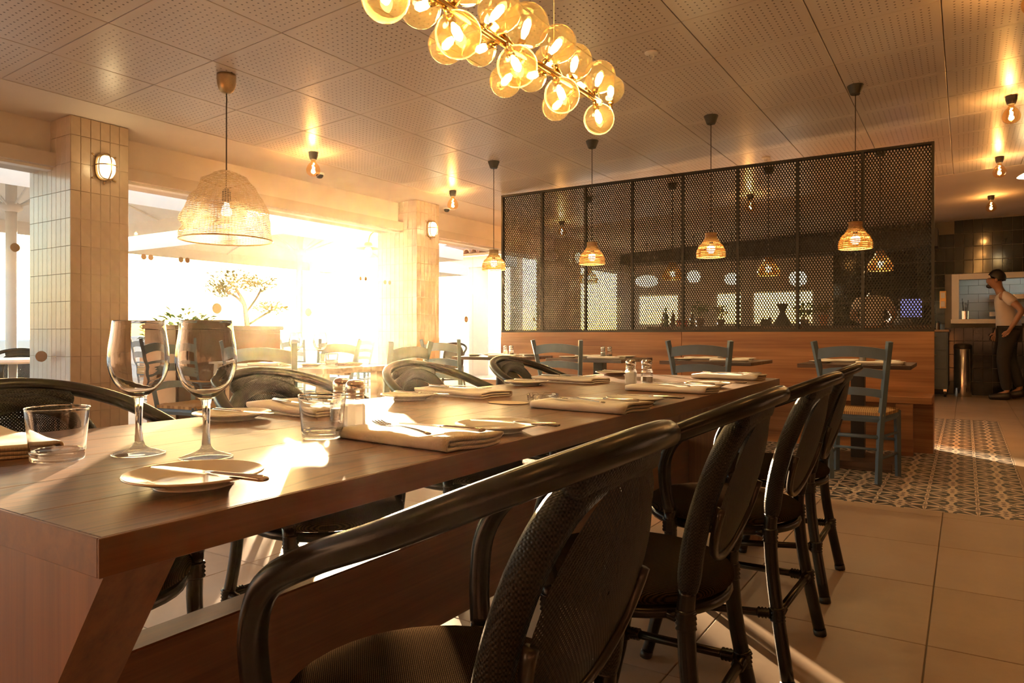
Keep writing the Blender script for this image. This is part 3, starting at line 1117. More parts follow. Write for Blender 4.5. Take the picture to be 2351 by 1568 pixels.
# ---------------------------------------------------------------- blue ladder-back chairs with rush seats
def make_ladder_chair():
    t = thing('ladder_back_chair', 'x', 'chair', group='blue ladder back chairs')
    # local: faces +y, back at -y
    for s in (-1, 1):
        b = MB()
        pts = [(s * 0.143, -0.17, 0.0), (s * 0.152, -0.172, 0.25), (s * 0.168, -0.182, 0.46), (s * 0.199, -0.225, 0.72), (s * 0.226, -0.265, 0.915)]
        b.tube(spline(pts, 3), 0.0215, 4)
        b.build('back_post', MAT['blue_paint'], t)
        b = MB()
        b.tube([(s * 0.195, 0.185, 0.0), (s * 0.19, 0.18, 0.45)], [0.019, 0.0225], 4)
        b.build('leg', MAT['blue_paint'], t)

    def slat(z0, z1, arch, yb):
        b = MB()
        n = 8
        vv, ff = [], []
        for k in range(n + 1):
            q = -1 + 2 * k / n
            x = q * (0.165 + 0.055 * (z0 - 0.46) / 0.45)
            bow = -0.022 * (1 - q * q)
            up = arch * (1 - q * q)
            for (dy, zz) in ((-0.009, z0 + up), (0.009, z0 + up), (0.009, z1 + up), (-0.009, z1 + up)):
                vv.append((x, yb + bow + dy, zz))
        for k in range(n):
            for j in range(4):
                ff.append((k * 4 + j, k * 4 + (j + 1) % 4, k * 4 + 4 + (j + 1) % 4, k * 4 + 4 + j))
        ff += [(0, 1, 2, 3), (n * 4 + 3, n * 4 + 2, n * 4 + 1, n * 4)]
        b.add(vv, ff)
        b.build('back_slat', MAT['blue_paint'], t)
    slat(0.795, 0.865, 0.022, -0.248)
    slat(0.675, 0.73, 0.018, -0.217)
    slat(0.555, 0.605, 0.015, -0.198)
    # rush seat
    b = MB()
    vv, ff = [], []
    n = 8
    for i in range(n + 1):
        for j in range(n + 1):
            u, v = -1 + 2 * i / n, -1 + 2 * j / n
            w = 0.19 + 0.012 * v
            dip = 0.012 * max(0, 1 - max(abs(u), abs(v))) - 0.004 * (abs(abs(u) - abs(v)) < 0.05)
            vv.append((u * w, v * 0.195 + 0.002, 0.47 - dip - 0.012 * (max(abs(u), abs(v)) > 0.99)))
    for i in range(n):
        for j in range(n):
            ff.append((i * (n + 1) + j, (i + 1) * (n + 1) + j, (i + 1) * (n + 1) + j + 1, i * (n + 1) + j + 1))
    m0 = len(vv)
    vv += [(x, y, 0.438) for (x, y, z) in vv[:m0]]
    ff += [tuple(m0 + q for q in f[::-1]) for f in ff]
    rim = [i * (n + 1) for i in range(n + 1)] + [n * (n + 1) + j for j in range(1, n + 1)] + [i * (n + 1) + n for i in range(n - 1, -1, -1)] + [j for j in range(n - 1, 0, -1)]
    for a, c in zip(rim, rim[1:] + rim[:1]):
        ff.append((a, c, m0 + c, m0 + a))
    b.add(vv, ff)
    b.build('seat', MAT['rush'], t)
    for (p, q) in (((-0.165, -0.178), (0.165, -0.178)), ((-0.19, 0.18), (0.19, 0.18)), ((-0.168, -0.17), (-0.19, 0.17)), ((0.168, -0.17), (0.19, 0.17))):
        b = MB()
        b.tube([(p[0], p[1], 0.418), (q[0], q[1], 0.418)], 0.024, 4, flat=(0.6, 1))
        b.build('seat_rail', MAT['blue_paint'], t)
    for (p, q, z, r) in (((-0.152, -0.172), (0.152, -0.172), 0.22, 0.009), ((-0.156, -0.174), (0.156, -0.174), 0.30, 0.014), ((-0.193, 0.183), (0.193, 0.183), 0.25, 0.011),
                         ((-0.15, -0.17), (-0.193, 0.18), 0.16, 0.009), ((0.15, -0.17), (0.193, 0.18), 0.16, 0.009),
                         ((-0.156, -0.17), (-0.193, 0.18), 0.30, 0.009), ((0.156, -0.17), (0.193, 0.18), 0.30, 0.009)):
        b = MB()
        b.tube([(p[0], p[1], z), (q[0], q[1], z)], r, 6)
        b.build('stretcher', MAT['blue_paint'], t, True)
    return t


lad0 = make_ladder_chair()
BENCH_X = (-0.665, -1.71, -2.76, -3.80)
ladder = [((-0.595, 5.30, 0), R(-6), 'blue ladder back chair by the screen end, its rush seat and legs in view'),
          ((-1.62, 5.28, 0), R(2), 'blue ladder back chair at the second bench table from the black tiled end'),
          ((-2.76, 5.28, 0), R(-3), 'blue ladder back chair at the third bench table, behind the salt and pepper'),
          ((-3.93, 5.26, 0), R(-4), 'blue ladder back chair at the bench table beside the window column'),
          ((-3.40, 2.86, 0), R(14), 'sunlit blue ladder back chair with its back to the long table, at the window table'),
          ((-4.28, 3.85, 0), R(180), 'blue ladder back chair facing inward across the window table, against the sun glare'),
          ((-3.14, 3.33, 0), R(98), 'blue ladder back chair at the end of the window table, seen side on'),
          ((-4.72, 3.12, 0), R(-78), 'blue ladder back chair at the column end of the window table, behind the wine glasses')]
for i, (p, rz, lb) in enumerate(ladder):
    if i == 0:
        lad0.location = p
        lad0.rotation_euler = (0, 0, rz)
        lad0['label'] = lb
    else:
        dup(lad0, p, rz, lb)


# ---------------------------------------------------------------- small tables along the bench, window table
def make_bench_table(label, x, y):
    t = thing('bench_table', label, 'table', (x, y, 0), group='small tables along the bench')
    b = MB()
    b.bbox(-0.36, 0.36, -0.35, 0.35, 0.722, 0.75, 0.002)
    b.build('tabletop', MAT['dark_top'], t)
    b = MB()
    b.bbox(-0.045, 0.045, -0.045, 0.045, 0.06, 0.722, 0.002)
    b.build('pedestal', MAT['black_metal'], t)
    b = MB()
    b.bbox(-0.24, 0.24, -0.24, 0.24, 0.0, 0.06, 0.004)
    b.build('foot', MAT['dark_top'], t)
    return t


bt_labels = ['small dark table at the screen end of the bench, with a white salt cellar', 'small dark bench table second from the black tiled end',
             'small dark bench table with a salt and pepper pair', 'small dark bench table by the window column with a pale shaker']
for x, lb in zip(BENCH_X, bt_labels):
    make_bench_table(lb, x, 5.80)
wt = thing('window_table', 'pale wooden table by the long window under the gauze pendant', 'table', (-3.88, 3.35, 0))
b = MB()
b.bbox(-0.57, 0.57, -0.30, 0.30, 0.715, 0.75, 0.003)
b.build('tabletop', MAT['pale_wood'], wt)
for sx in (-1, 1):
    for sy in (-1, 1):
        b = MB()
        b.bbox(sx * 0.50 - 0.03, sx * 0.50 + 0.03, sy * 0.24 - 0.03, sy * 0.24 + 0.03, 0, 0.715, 0.002)
        b.build('leg', MAT['pale_wood'], wt)
b = MB()
b.box(-0.47, 0.47, -0.03, 0.03, 0.695, 0.715)
b.build('top_batten', MAT['pale_wood'], wt)

sb = thing('sideboard', 'low brown wooden service cabinet against the long window', 'cabinet', (-5.36, 3.75, 0))
b = MB()
b.bbox(-0.2, 0.2, -0.5, 0.5, 0.06, 1.0, 0.004)
b.build('body', MAT['brown_laminate'], sb)
b = MB()
b.bbox(-0.22, 0.22, -0.52, 0.52, 1.0, 1.035, 0.004)
b.build('cabinet_top', MAT['brown_laminate'], sb)
for s in (-1, 1):
    b = MB()
    b.bbox(0.2, 0.215, s * 0.25 - 0.235, s * 0.25 + 0.235, 0.1, 0.97, 0.003)
    d = b.build('door', MAT['brown_laminate'], sb)
    b = MB()
    b.tube([(0.235, s * 0.04, 0.5), (0.235, s * 0.04, 0.62)], 0.006, 6)
    b.build('handle', MAT['black_metal'], d)
b = MB()
b.box(-0.18, 0.18, -0.47, 0.47, 0, 0.06)
b.build('plinth', MAT['black_metal'], sb)

# ---------------------------------------------------------------- bench and mesh screen
PX0, PX1, PY = -4.53, -0.215, 6.90
bn = thing('banquette_bench', 'long walnut bench with panelled back below the mesh screen', 'bench', ((PX0 + PX1) / 2, 6.6, 0))
L = (PX1 - PX0) / 2
for (a, c) in ((-L, -L + 2.15), (-L + 2.154, L)):
    b = MB()
    b.bbox(a, c, 0.27, 0.31, 0.44, 0.985, 0.0015)
    b.build('back_panel', MAT['bench_wood'], bn)
b = MB()
b.bbox(-L, L, -0.20, 0.27, 0.415, 0.47, 0.003)
b.build('bench_seat', MAT['bench_wood'], bn)
b = MB()
b.bbox(-L, L, 0.03, 0.31, 0.0, 0.415, 0.003)
b.build('base_box', MAT['bench_wood'], bn)
b = MB()
b.bbox(L - 0.25, L - 0.13, -0.19, -0.15, 0, 0.415, 0.002)
b.build('leg', MAT['bench_wood'], bn)
b = MB()
b.bbox(-L + 0.13, -L + 0.25, -0.19, -0.15, 0, 0.415, 0.002)
b.build('leg', MAT['bench_wood'], bn)

sc = thing('mesh_screen', 'tall dark expanded metal screen standing on the bench back', 'screen', ((PX0 + PX1) / 2, PY, 0))
Z0, Z1 = 0.99, 2.57
NP = 8
pwid = 2 * L / NP
for i in range(NP + 1):
    b = MB()
    x = -L + pwid * i
    b.box(x - 0.011 if i else x, x + 0.011 if i < NP else x, -0.022, 0.022, Z0, Z1) if 0 < i < NP else b.box(x if i == 0 else x - 0.022, x + 0.022 if i == 0 else x, -0.022, 0.022, Z0, Z1)
    b.build('post', MAT['screen_metal'], sc)
for (a, c) in ((Z0 - 0.005, Z0 + 0.02), (Z1 - 0.02, Z1)):
    b = MB()
    b.box(-L, L, -0.024, 0.024, a, c)
    b.build('rail', MAT['screen_metal'], sc)
# expanded metal: flattened diamond strands, one shared mesh
mesh_b = MB()
cw, chh = 0.0245, 0.0415
nx = int((pwid - 0.02) / cw)
nz = int((Z1 - Z0 - 0.03) / chh)
cw = (pwid - 0.02) / nx
chh = (Z1 - Z0 - 0.03) / nz
sw, th_ = 0.0050, 0.0024


def strand(x0, z0, x1, z1):
    d = Vector((x1 - x0, 0, z1 - z0)).normalized()
    n_ = Vector((-d.z, 0, d.x)) * sw
    o_ = Vector((0, th_, 0))
    p, q = Vector((x0, 0, z0)), Vector((x1, 0, z1))
    tw = Vector((0, 0.0028 * (1 if x1 > x0 else -1), 0))
    mesh_b.add([p - n_ - o_ - tw, p + n_ - o_ + tw, p + n_ + o_ + tw, p - n_ + o_ - tw, q - n_ - o_ - tw, q + n_ - o_ + tw, q + n_ + o_ + tw, q - n_ + o_ - tw],
               [(0, 1, 5, 4), (1, 2, 6, 5), (2, 3, 7, 6), (3, 0, 4, 7)])


for i in range(nx):
    for j in range(nz):
        x, z = -pwid / 2 + 0.01 + cw * (i + 0.5), Z0 + 0.015 + chh * (j + 0.5)
        strand(x - cw / 2, z, x, z + chh / 2)
        strand(x, z + chh / 2, x + cw / 2, z)
        strand(x - cw / 2, z, x, z - chh / 2)
        strand(x, z - chh / 2, x + cw / 2, z)
mesh_me = mesh_b.mesh('expanded_mesh', MAT['screen_metal'], fix=False)
for i in range(NP):
    o = link('expanded_mesh', mesh_me, sc, (-L + pwid * (i + 0.5), 0, 0))
    o['kind'] = 'stuff'

# ---------------------------------------------------------------- lamps
# glass globe chandelier over the long table
ch = thing('globe_chandelier', 'long chandelier of clustered amber glass globes over the dining table', 'chandelier', (0, 0, 0))
b = MB()
b.tube(spline([(-1.16, 1.15, 1.835), (-1.15, 1.45, 1.828), (-1.17, 1.75, 1.835), (-1.155, 2.05, 1.828), (-1.16, 2.43, 1.835)], 6), 0.011, 10)
b.build('rod', MAT['gold'], ch, True)
GL = [(-1.14, 1.24, 1.745, 0.050), (-1.22, 1.462, 1.831, 0.05), (-1.11, 1.517, 1.895, 0.057), (-1.11, 1.482, 1.738, 0.054), (-1.24, 1.765, 1.825, 0.045),
      (-1.105, 1.668, 1.872, 0.055), (-1.13, 1.859, 1.905, 0.06), (-1.10, 2.0, 1.891, 0.053), (-1.12, 1.786, 1.755, 0.054), (-1.23, 2.05, 1.83, 0.047),
      (-1.14, 2.195, 1.905, 0.054), (-1.13, 2.373, 1.905, 0.052), (-1.16, 2.533, 1.91, 0.047), (-1.13, 2.082, 1.755, 0.052), (-1.14, 2.386, 1.755, 0.05),
      (-1.25, 2.195, 1.93, 0.045), (-1.25, 2.45, 1.92, 0.042), (-1.24, 1.906, 1.77, 0.045), (-1.24, 2.24, 1.78, 0.045), (-1.24, 1.60, 1.78, 0.046), (-1.25, 1.85, 1.93, 0.046),
      (-1.12, 1.33, 1.90, 0.054), (-1.24, 1.30, 1.86, 0.05), (-1.16, 1.17, 1.92, 0.05)]
for (x, y, z, r) in GL:
    b = MB()
    r *= 1.14
    b.ball((0, 0, 0), r, 24, 16)
    g = b.build('globe', MAT['amber_glass'], ch, True, loc=(x, y, z))
    d = Vector((-1.16 - x, 0, 1.832 - z))
    dn = d.normalized()
    b = MB()
    b.tube([dn * (r * 0.95), dn * max(d.length, r * 1.1)], 0.008, 8)
    b.tube([dn * (r * 0.62), dn * (r * 1.02)], 0.012, 8)
    b.build('socket', MAT['gold'], g, True)
    b = MB()
    b.tube([dn * (r * 0.62), dn * (r * 0.3), dn * (-r * 0.1), dn * (-r * 0.28)], [0.005, 0.0125, 0.0125, 0.005], 10)
    b.build('lit_core', MAT['globe_filament'], g, True)
for y in (1.45, 2.082):
    b = MB()
    b.tube([(-1.16, y, 1.835), (-1.16, y, ceil_z(-1.16))], 0.0015, 6)
    b.build('suspension_wire', MAT['cord_pale'], ch, True)
for y in (1.3, 1.6, 1.9, 2.2, 2.5):
    point_light('chandelier_light', (-1.165, y, 1.81), 4.0, (1.0, 0.68, 0.30), 0.05, ch)


# woven rattan pendants
def make_rattan():
    t = thing('rattan_pendant', 'x', 'lamp', group='woven rattan pendants')
    # local origin at ceiling; shade hangs 1.1 below
    b = MB()
    b.lathe([(0.056, 0.0), (0.056, -0.006), (0.035, -0.062), (0.03, -0.066)], 16, cap=(True, True))
    b.build('canopy', MAT['dark_plastic'], t, 30)
    prof = spline([(0.042, 0.0, 0), (0.043, -0.035, 0), (0.062, -0.068, 0), (0.093, -0.105, 0), (0.108, -0.145, 0), (0.109, -0.185, 0)], 3)
    b = MB()
    for k in range(30):
        q = 2 * PI * k / 30
        b.tube([(p.x * math.cos(q), p.x * math.sin(q), p.y) for p in prof], 0.0022, 4, caps=False)
    for i, p in enumerate(prof):
        rr = 0.0048 if i >= 4 else 0.004
        if i in (7, 10):
            continue
        pts = []
        for k in range(60):
            q = 2 * PI * k / 60
            w = p.x + (0.0022 if k % 2 else -0.0022)
            pts.append((w * math.cos(q), w * math.sin(q), p.y))
        b.ring(pts, rr, 4)
    me = b.mesh('shade', MAT['rattan'], True, fix=False)
    sh = link('shade', me, t, (0, 0, 0))
    b = MB()
    b.lathe([(0.041, 0.004), (0.0445, 0.0), (0.0445, -0.036), (0.042, -0.04)], 20)
    b.build('neck', MAT['rattan_neck'], sh, True)
    b = MB()
    b.lathe([(0.012, -0.03), (0.017, -0.04), (0.017, -0.085), (0.012, -0.09)], 12, cap=(True, True))
    b.build('socket', MAT['dark_plastic'], sh, True)
    b = MB()
    b.ball((0, 0, -0.125), 0.032, 14, 10, 1.1)
    b.build('bulb', MAT['warm_bulb'], sh, True)
    point_light('rattan_light', (0, 0, -0.165), 11.0, (1.0, 0.64, 0.26), 0.03, sh)
    return t, sh


def place_rattan(x, y, ztop, label, proto=None):
    if proto is None:
        t, sh = make_rattan()
    else:
        t = dup(proto, (0, 0, 0))
        sh = [c for c in t.children if c.name.startswith('shade')][0]
    t.location = (x, y, ceil_z(x))
    t['label'] = label
    sh.location = (0, 0, ztop - ceil_z(x))
    b = MB()
    b.tube([(0, 0, -0.06), (0, 0, ztop - ceil_z(x) - 0.03)], 0.0032, 6)
    b.build('cord', MAT['cord'], t, True)
    return t


rat_labels = ['woven rattan pendant over the bench table nearest the black tiled end', 'woven rattan pendant over the second bench table, left of the largest rattan lamp',
              'woven rattan pendant over the third bench table, in front of the screen', 'woven rattan pendant hanging before the tiled roof seen outside, beside the screen edge']
p0 = place_rattan(BENCH_X[0], 5.64, 1.765, rat_labels[0])
_cords = [c for c in p0.children if c.name.startswith('cord')]
for x, lb in zip(BENCH_X[1:], rat_labels[1:]):
    t = place_rattan(x, 5.64, 1.765, lb, p0)
    for c in [c for c in t.children if c.name.startswith('cord')][:1]:
        bpy.data.objects.remove(c)
back_labels = ['rattan pendant behind the screen next to the dark tiled corner', 'rattan pendant behind the screen, above the coffee grinder', 'rattan pendant behind the screen, third from the dark tiled corner', 'rattan pendant behind the screen closest to the far column lamp']
for x, lb in zip((-0.69, -1.73, -2.77, -3.82), back_labels):
    t = place_rattan(x, 7.70, 1.765, lb, p0)
    for c in [c for c in t.children if c.name.startswith('cord')][:1]:
        bpy.data.objects.remove(c)


# bare globe bulbs on the ceiling
def make_bulb():
    t = thing('ceiling_bulb', 'x', 'lamp', group='bare globe bulbs on the ceiling')
    b = MB()
    b.lathe([(0.040, 0.0), (0.039, -0.03), (0.030, -0.062), (0.026, -0.066)], 18, cap=(True, True))
    b.build('holder', MAT['black_metal'], t, 30)
    b = MB()
    b.lathe(prof_spline([(0.019, -0.066), (0.022, -0.085), (0.045, -0.110), (0.0615, -0.150), (0.055, -0.187), (0.03, -0.208), (0.0005, -0.213)], 3), 20)
    b.build('glass_bulb', MAT['bulb_glass'], t, True)
    b = MB()
    hel = []
    for k in range(28):
        q = k * 0.55
        hel.append((0.0075 * math.cos(q) * (1 + k / 28), 0.0075 * math.sin(q) * (1 + k / 28), -0.095 - 0.0032 * k))
    b.tube(hel, 0.0033, 5)
    b.build('filament', MAT['filament'], t, True)
    point_light('bulb_light', (0, 0, -0.145), 8.5, (1.0, 0.54, 0.20), 0.02, t)
    return t


bulbs = [(-4.85, 4.35, 'bare globe bulb on the ceiling between the gauze pendant and the chandelier'), (-4.83, 6.35, 'bare globe bulb on the ceiling by the second column lamp'),
         (-4.83, 8.9, 'bare globe bulb behind the screen near the window side'), (-2.23, 8.96, 'bare globe bulb behind the middle of the screen'),
         (0.3, 6.67, 'bare ceiling bulb beside the screen end, largest of three in line'), (0.3, 8.89, 'middle one of three bare ceiling bulbs in line past the screen end'),
         (0.29, 11.31, 'last of three bare ceiling bulbs in line, in front of the black tiled wall'),
         (0.3, 4.45, 'bare ceiling bulb just outside the photo beside the patterned tiles'), (0.3, 2.2, 'bare ceiling bulb outside the photo beside the table'), (0.3, 0.0, 'bare ceiling bulb outside the photo above the viewer'),
         (-1.2, -0.6, 'bare ceiling bulb outside the photo behind the table end')]
bulb0 = make_bulb()
for i, (x, y, lb) in enumerate(bulbs):
    if i == 0:
        t = bulb0
    else:
        t = dup(bulb0, (0, 0, 0))
    t.location = (x, y, ceil_z(x))
    t['label'] = lb


# caged bulkhead lamps on the columns (local: wall plane x=0, facing +x)
def make_bulkhead():
    t = thing('bulkhead_lamp', 'x', 'lamp', group='caged bulkhead lamps on the columns')

    def oval(rx, rz, n=28):
        out = []
        for k in range(n):
            q = 2 * PI * k / n
            cx, sx_ = math.cos(q), math.sin(q)
            out.append((rx * math.copysign(abs(cx) ** 0.7, cx), rz * math.copysign(abs(sx_) ** 0.7, sx_)))
        return out
    b = MB()
    b.prism(oval(0.068, 0.098), 'x', 0.0, 0.022)
    b.build('back_plate', MAT['brass'], t, 40)
    b = MB()
    vv, ff = [], []
    n = 28
    levels = [(1.0, 0.022), (1.0, 0.055), (0.86, 0.085), (0.5, 0.10), (0.02, 0.104)]
    for f, x in levels:
        vv += [(x, y * f, z * f) for y, z in oval(0.054, 0.084)]
    for i in range(len(levels) - 1):
        for k in range(n):
            k2 = (k + 1) % n
            ff.append((i * n + k, i * n + k2, (i + 1) * n + k2, (i + 1) * n + k))
    b.add(vv, ff)
    b.build('glass_dome', MAT['opal'], t, True)
    b = MB()
    b.tube(spline([(0.022, 0, -0.098), (0.07, 0, -0.093), (0.108, 0, -0.05), (0.113, 0, 0), (0.108, 0, 0.05), (0.07, 0, 0.093), (0.022, 0, 0.098)], 4), 0.0045, 6)
    b.build('cage_bar', MAT['brass'], t, True)
    b = MB()
    b.tube(spline([(0.022, -0.066, 0.01), (0.07, -0.062, 0.01), (0.108, -0.03, 0.01), (0.112, 0, 0.01), (0.108, 0.03, 0.01), (0.07, 0.062, 0.01), (0.022, 0.066, 0.01)], 4), 0.0045, 6)
    b.build('cage_bar', MAT['brass'], t, True)
    b = MB()
    b.ring([(0.05, y, z) for y, z in oval(0.058, 0.088)], 0.004, 6)
    b.build('cage_ring', MAT['brass'], t, True)
    for sy in (-1, 1):
        for sz in (-1, 1):
            b = MB()
            b.tube([(0.004, sy * 0.06, sz * 0.075), (0.012, sy * 0.088, sz * 0.09)], 0.006, 6)
            b.build('lug', MAT['brass'], t, True)
    b = MB()
    b.tube([(0.012, 0, -0.098), (0.012, 0, -0.125)], 0.006, 6)
    b.build('cable_gland', MAT['brass'], t, True)
    point_light('bulkhead_light', (0.16, 0, 0), 1.3, (1.0, 0.74, 0.36), 0.05, t)
    return t


bk = make_bulkhead()
bk.location = (-5.410, 2.83, 2.20)
bk['label'] = 'lit caged bulkhead lamp on the column beside the gauze pendant'
dup(bk, (-5.410, 6.66, 2.22), 0, 'lit caged bulkhead lamp on the column between the window bays')
dup(bk, (-5.410, 10.43, 2.22), 0, 'small caged bulkhead lamp on the column seen through the screen')

# brass pendant with a crumpled gauze shade
gp = thing('gauze_pendant', 'large pendant with a crumpled linen gauze shade and brass ceiling cup', 'lamp', (-3.95, 2.83, ceil_z(-3.95)))
b = MB()
b.lathe(prof_spline([(0.058, 0.0), (0.057, -0.05), (0.048, -0.09), (0.028, -0.115), (0.008, -0.12)], 3), 20, cap=(True, True))
b.build('canopy', MAT['brass'], gp, True)
zt = 1.985 - ceil_z(-3.95)
b = MB()
b.tube([(0, 0, -0.118), (0.003, 0, -0.16), (0, 0, -0.2), (0, 0, zt - 0.12)], 0.0045, 6)
b.build('cord', MAT['cord'], gp, True)
b = MB()
vv, ff = [], []
rows = [(0.02, 0.0), (0.09, -0.008), (0.135, -0.035), (0.165, -0.075), (0.185, -0.12), (0.215, -0.165), (0.235, -0.205), (0.25, -0.24), (0.262, -0.285), (0.268, -0.315), (0.262, -0.345), (0.275, -0.375), (0.278, -0.425)]
n = 48
random.seed(3)
for i, (r, z) in enumerate(rows):
    ph = random.random() * 6
    am = 0.0 if i in (0, len(rows) - 1) else 0.010
    for k in range(n):
        q = 2 * PI * k / n
        w = r + am * (math.sin(3 * q + ph) + 0.6 * math.sin(7 * q + 2 * ph))
        vv.append((w * math.cos(q), w * math.sin(q), zt + z + am * 0.6 * math.sin(2 * q + ph)))
for i in range(len(rows) - 1):
    for k in range(n):
        k2 = (k + 1) % n
        ff.append((i * n + k, i * n + k2, (i + 1) * n + k2, (i + 1) * n + k))
b.add(vv, ff)
shade = b.build('shade', MAT['gauze'], gp, True)
b = MB()
b.ring([(0.279 * math.cos(2 * PI * k / 48), 0.279 * math.sin(2 * PI * k / 48), zt - 0.427) for k in range(48)], 0.0045, 6)
b.build('bottom_ring', MAT['brass'], shade, True)
b = MB()
for k in range(3):
    q = 2 * PI * k / 3 + 0.4
    b.tube([(0, 0, zt - 0.1), (0.16 * math.cos(q), 0.16 * math.sin(q), zt - 0.07)], 0.0025, 5)
b.build('shade_spider', MAT['brass'], shade, True)
b = MB()
b.lathe([(0.012, zt - 0.10), (0.026, zt - 0.12), (0.026, zt - 0.18), (0.018, zt - 0.19)], 14, cap=(True, True))
b.build('socket', MAT['black_metal'], gp, True)
b = MB()
b.lathe(prof_spline([(0.014, zt - 0.19), (0.02, zt - 0.21), (0.032, zt - 0.245), (0.028, zt - 0.268), (0.0005, zt - 0.276)], 3), 14)
b.build('bulb', emis('dim_pale_bulb', (1.0, 0.85, 0.6), 4), gp, True)

# small ceiling fittings
for (x, y, lb) in ((-5.34, 4.87, 'small dark dome sensor on the ceiling margin beside the bare bulb'), (-5.45, 7.04, 'small dark dome sensor on the ceiling margin past the second column')):
    t = thing('dome_sensor', lb, 'sensor', (x, y, ceil_z(x)), group='dome sensors')
    b = MB()
    b.lathe([(0.045, 0.0), (0.045, -0.018), (0.04, -0.02)], 16, cap=(True, True))
    b.build('base', MAT['white'], t, 30)
    b = MB()
    b.lathe(prof_spline([(0.036, -0.02), (0.034, -0.035), (0.022, -0.05), (0.0005, -0.055)], 3), 16)
    b.build('dome', MAT['black_metal'], t, True)
for (x, y, lb) in ((-1.64, 4.18, 'white sprinkler head in the ceiling past the chandelier end'), (-1.66, 7.27, 'small white sprinkler head in the ceiling just above the screen')):
    t = thing('sprinkler_head', lb, 'sprinkler', (x, y, ceil_z(x)), group='ceiling sprinklers')
    b = MB()
    b.lathe([(0.042, 0.0), (0.04, -0.008), (0.028, -0.012), (0.012, -0.014)], 18, cap=(True, True))
    b.build('escutcheon', MAT['white'], t, 30)
    b = MB()
    b.tube([(0.011, 0, -0.012), (0.014, 0, -0.03), (0.004, 0, -0.048)], 0.003, 6)
    b.tube([(-0.011, 0, -0.012), (-0.014, 0, -0.03), (-0.004, 0, -0.048)], 0.003, 6)
    b.build('frame', MAT['white'], t, True)
    b = MB()
    b.lathe([(0.013, -0.048), (0.013, -0.051)], 12, cap=(True, True))
    b.build('deflector', MAT['white'], t)

dl = thing('dish_lamp', 'shallow yellow lit dish lamp under the ceiling, cut by the photo edge', 'lamp', (0.575, 9.0, ceil_z(0.575)))
b = MB()
b.tube([(0, 0, 0), (0, 0, -0.18)], 0.008, 8)
b.build('stem', MAT['black_metal'], dl, True)
b = MB()
b.lathe(prof_spline([(0.01, -0.17), (0.05, -0.18), (0.10, -0.205), (0.125, -0.225), (0.12, -0.228), (0.09, -0.212), (0.01, -0.19)], 3), 24)
b.build('dish', MAT['lantern'], dl, True)
b = MB()
b.ball((0, 0, -0.25), 0.045, 14, 10, 1.2)
b.build('bulb', MAT['warm_bulb'], dl, True)
point_light('dish_light', (0, 0, -0.34), 4.0, (1.0, 0.6, 0.2), 0.05, dl)

# paper lanterns beyond the screen
for (x, z, rx, rz, lb) in ((-4.63, 1.88, 0.19, 0.10, 'wide pale paper lantern nearest the window side behind the screen'), (-3.805, 1.92, 0.115, 0.10, 'round pale paper lantern right of the wide one behind the screen'),
                           (-3.18, 1.86, 0.115, 0.09, 'round pale paper lantern in the middle of the row behind the screen'), (-2.17, 1.82, 0.13, 0.11, 'round pale paper lantern closest to the dark tiles behind the screen')):
    t = thing('paper_lantern', lb, 'lamp', (x, 11.6, z), group='paper lanterns behind the screen')
    b = MB()
    nseg = 9
    pr = []
    for i in range(nseg * 2 + 1):
        a = -PI / 2 * 0.9 + PI * 0.9 * i / (nseg * 2)
        k = 1.0 if i % 2 else 0.965
        pr.append((rx * math.cos(a) ** 0.6 * k, rz * math.sin(a)))
    b.lathe(pr, 24, cap=(True, True))
    b.build('paper_shade', MAT['lantern'], t, True)
    b = MB()
    b.tube([(0, 0, rz * 0.98), (0, 0, ceil_z(x) - z)], 0.004, 6)
    b.build('cord', MAT['cord'], t, True)

# ---------------------------------------------------------------- things on the long table
def make_wine_glass(label, loc, group):
    t = thing('wine_glass', label, 'wine glass', loc, group=group)
    ft = prof_spline([(0.0003, 0.0), (0.03, 0.0), (0.0405, 0.0008), (0.0408, 0.0024), (0.030, 0.0062), (0.013, 0.0125), (0.0068, 0.022)], 3)
    st = prof_spline([(0.0068, 0.022), (0.0056, 0.04), (0.0056, 0.06), (0.0062, 0.08), (0.0085, 0.0945)], 3)
    bw = prof_spline([(0.0085, 0.0945), (0.021, 0.1035), (0.036, 0.119), (0.0447, 0.141), (0.0468, 0.158), (0.0454, 0.178), (0.0418, 0.203), (0.0398, 0.2215)], 4)
    inn = prof_spline([(0.0395, 0.2225), (0.0390, 0.2215), (0.0409, 0.203), (0.0444, 0.178), (0.0457, 0.158), (0.0436, 0.142), (0.0350, 0.1205), (0.0195, 0.1055), (0.006, 0.1012), (0.0003, 0.1005)], 4)
    n = 40
    b = MB()
    b.lathe(ft, n)
    b.build('foot', MAT['drink_glass'], t, True, fix=False)
    b = MB()
    b.lathe(st, n)
    b.build('stem', MAT['glass'], t, True, fix=False)
    b = MB()
    b.lathe(bw + inn, n)
    b.build('bowl', MAT['glass'], t, True, fix=False)
    return t


wg = make_wine_glass('empty stemmed wine glass nearer the wide tumbler on the dining table', (-1.164, 0.667, 0.7602), 'wine glasses on the long table')
dup(wg, (-1.039, 0.707, 0.7602), 0.6, 'empty stemmed wine glass directly behind the big side plate on the dining table')


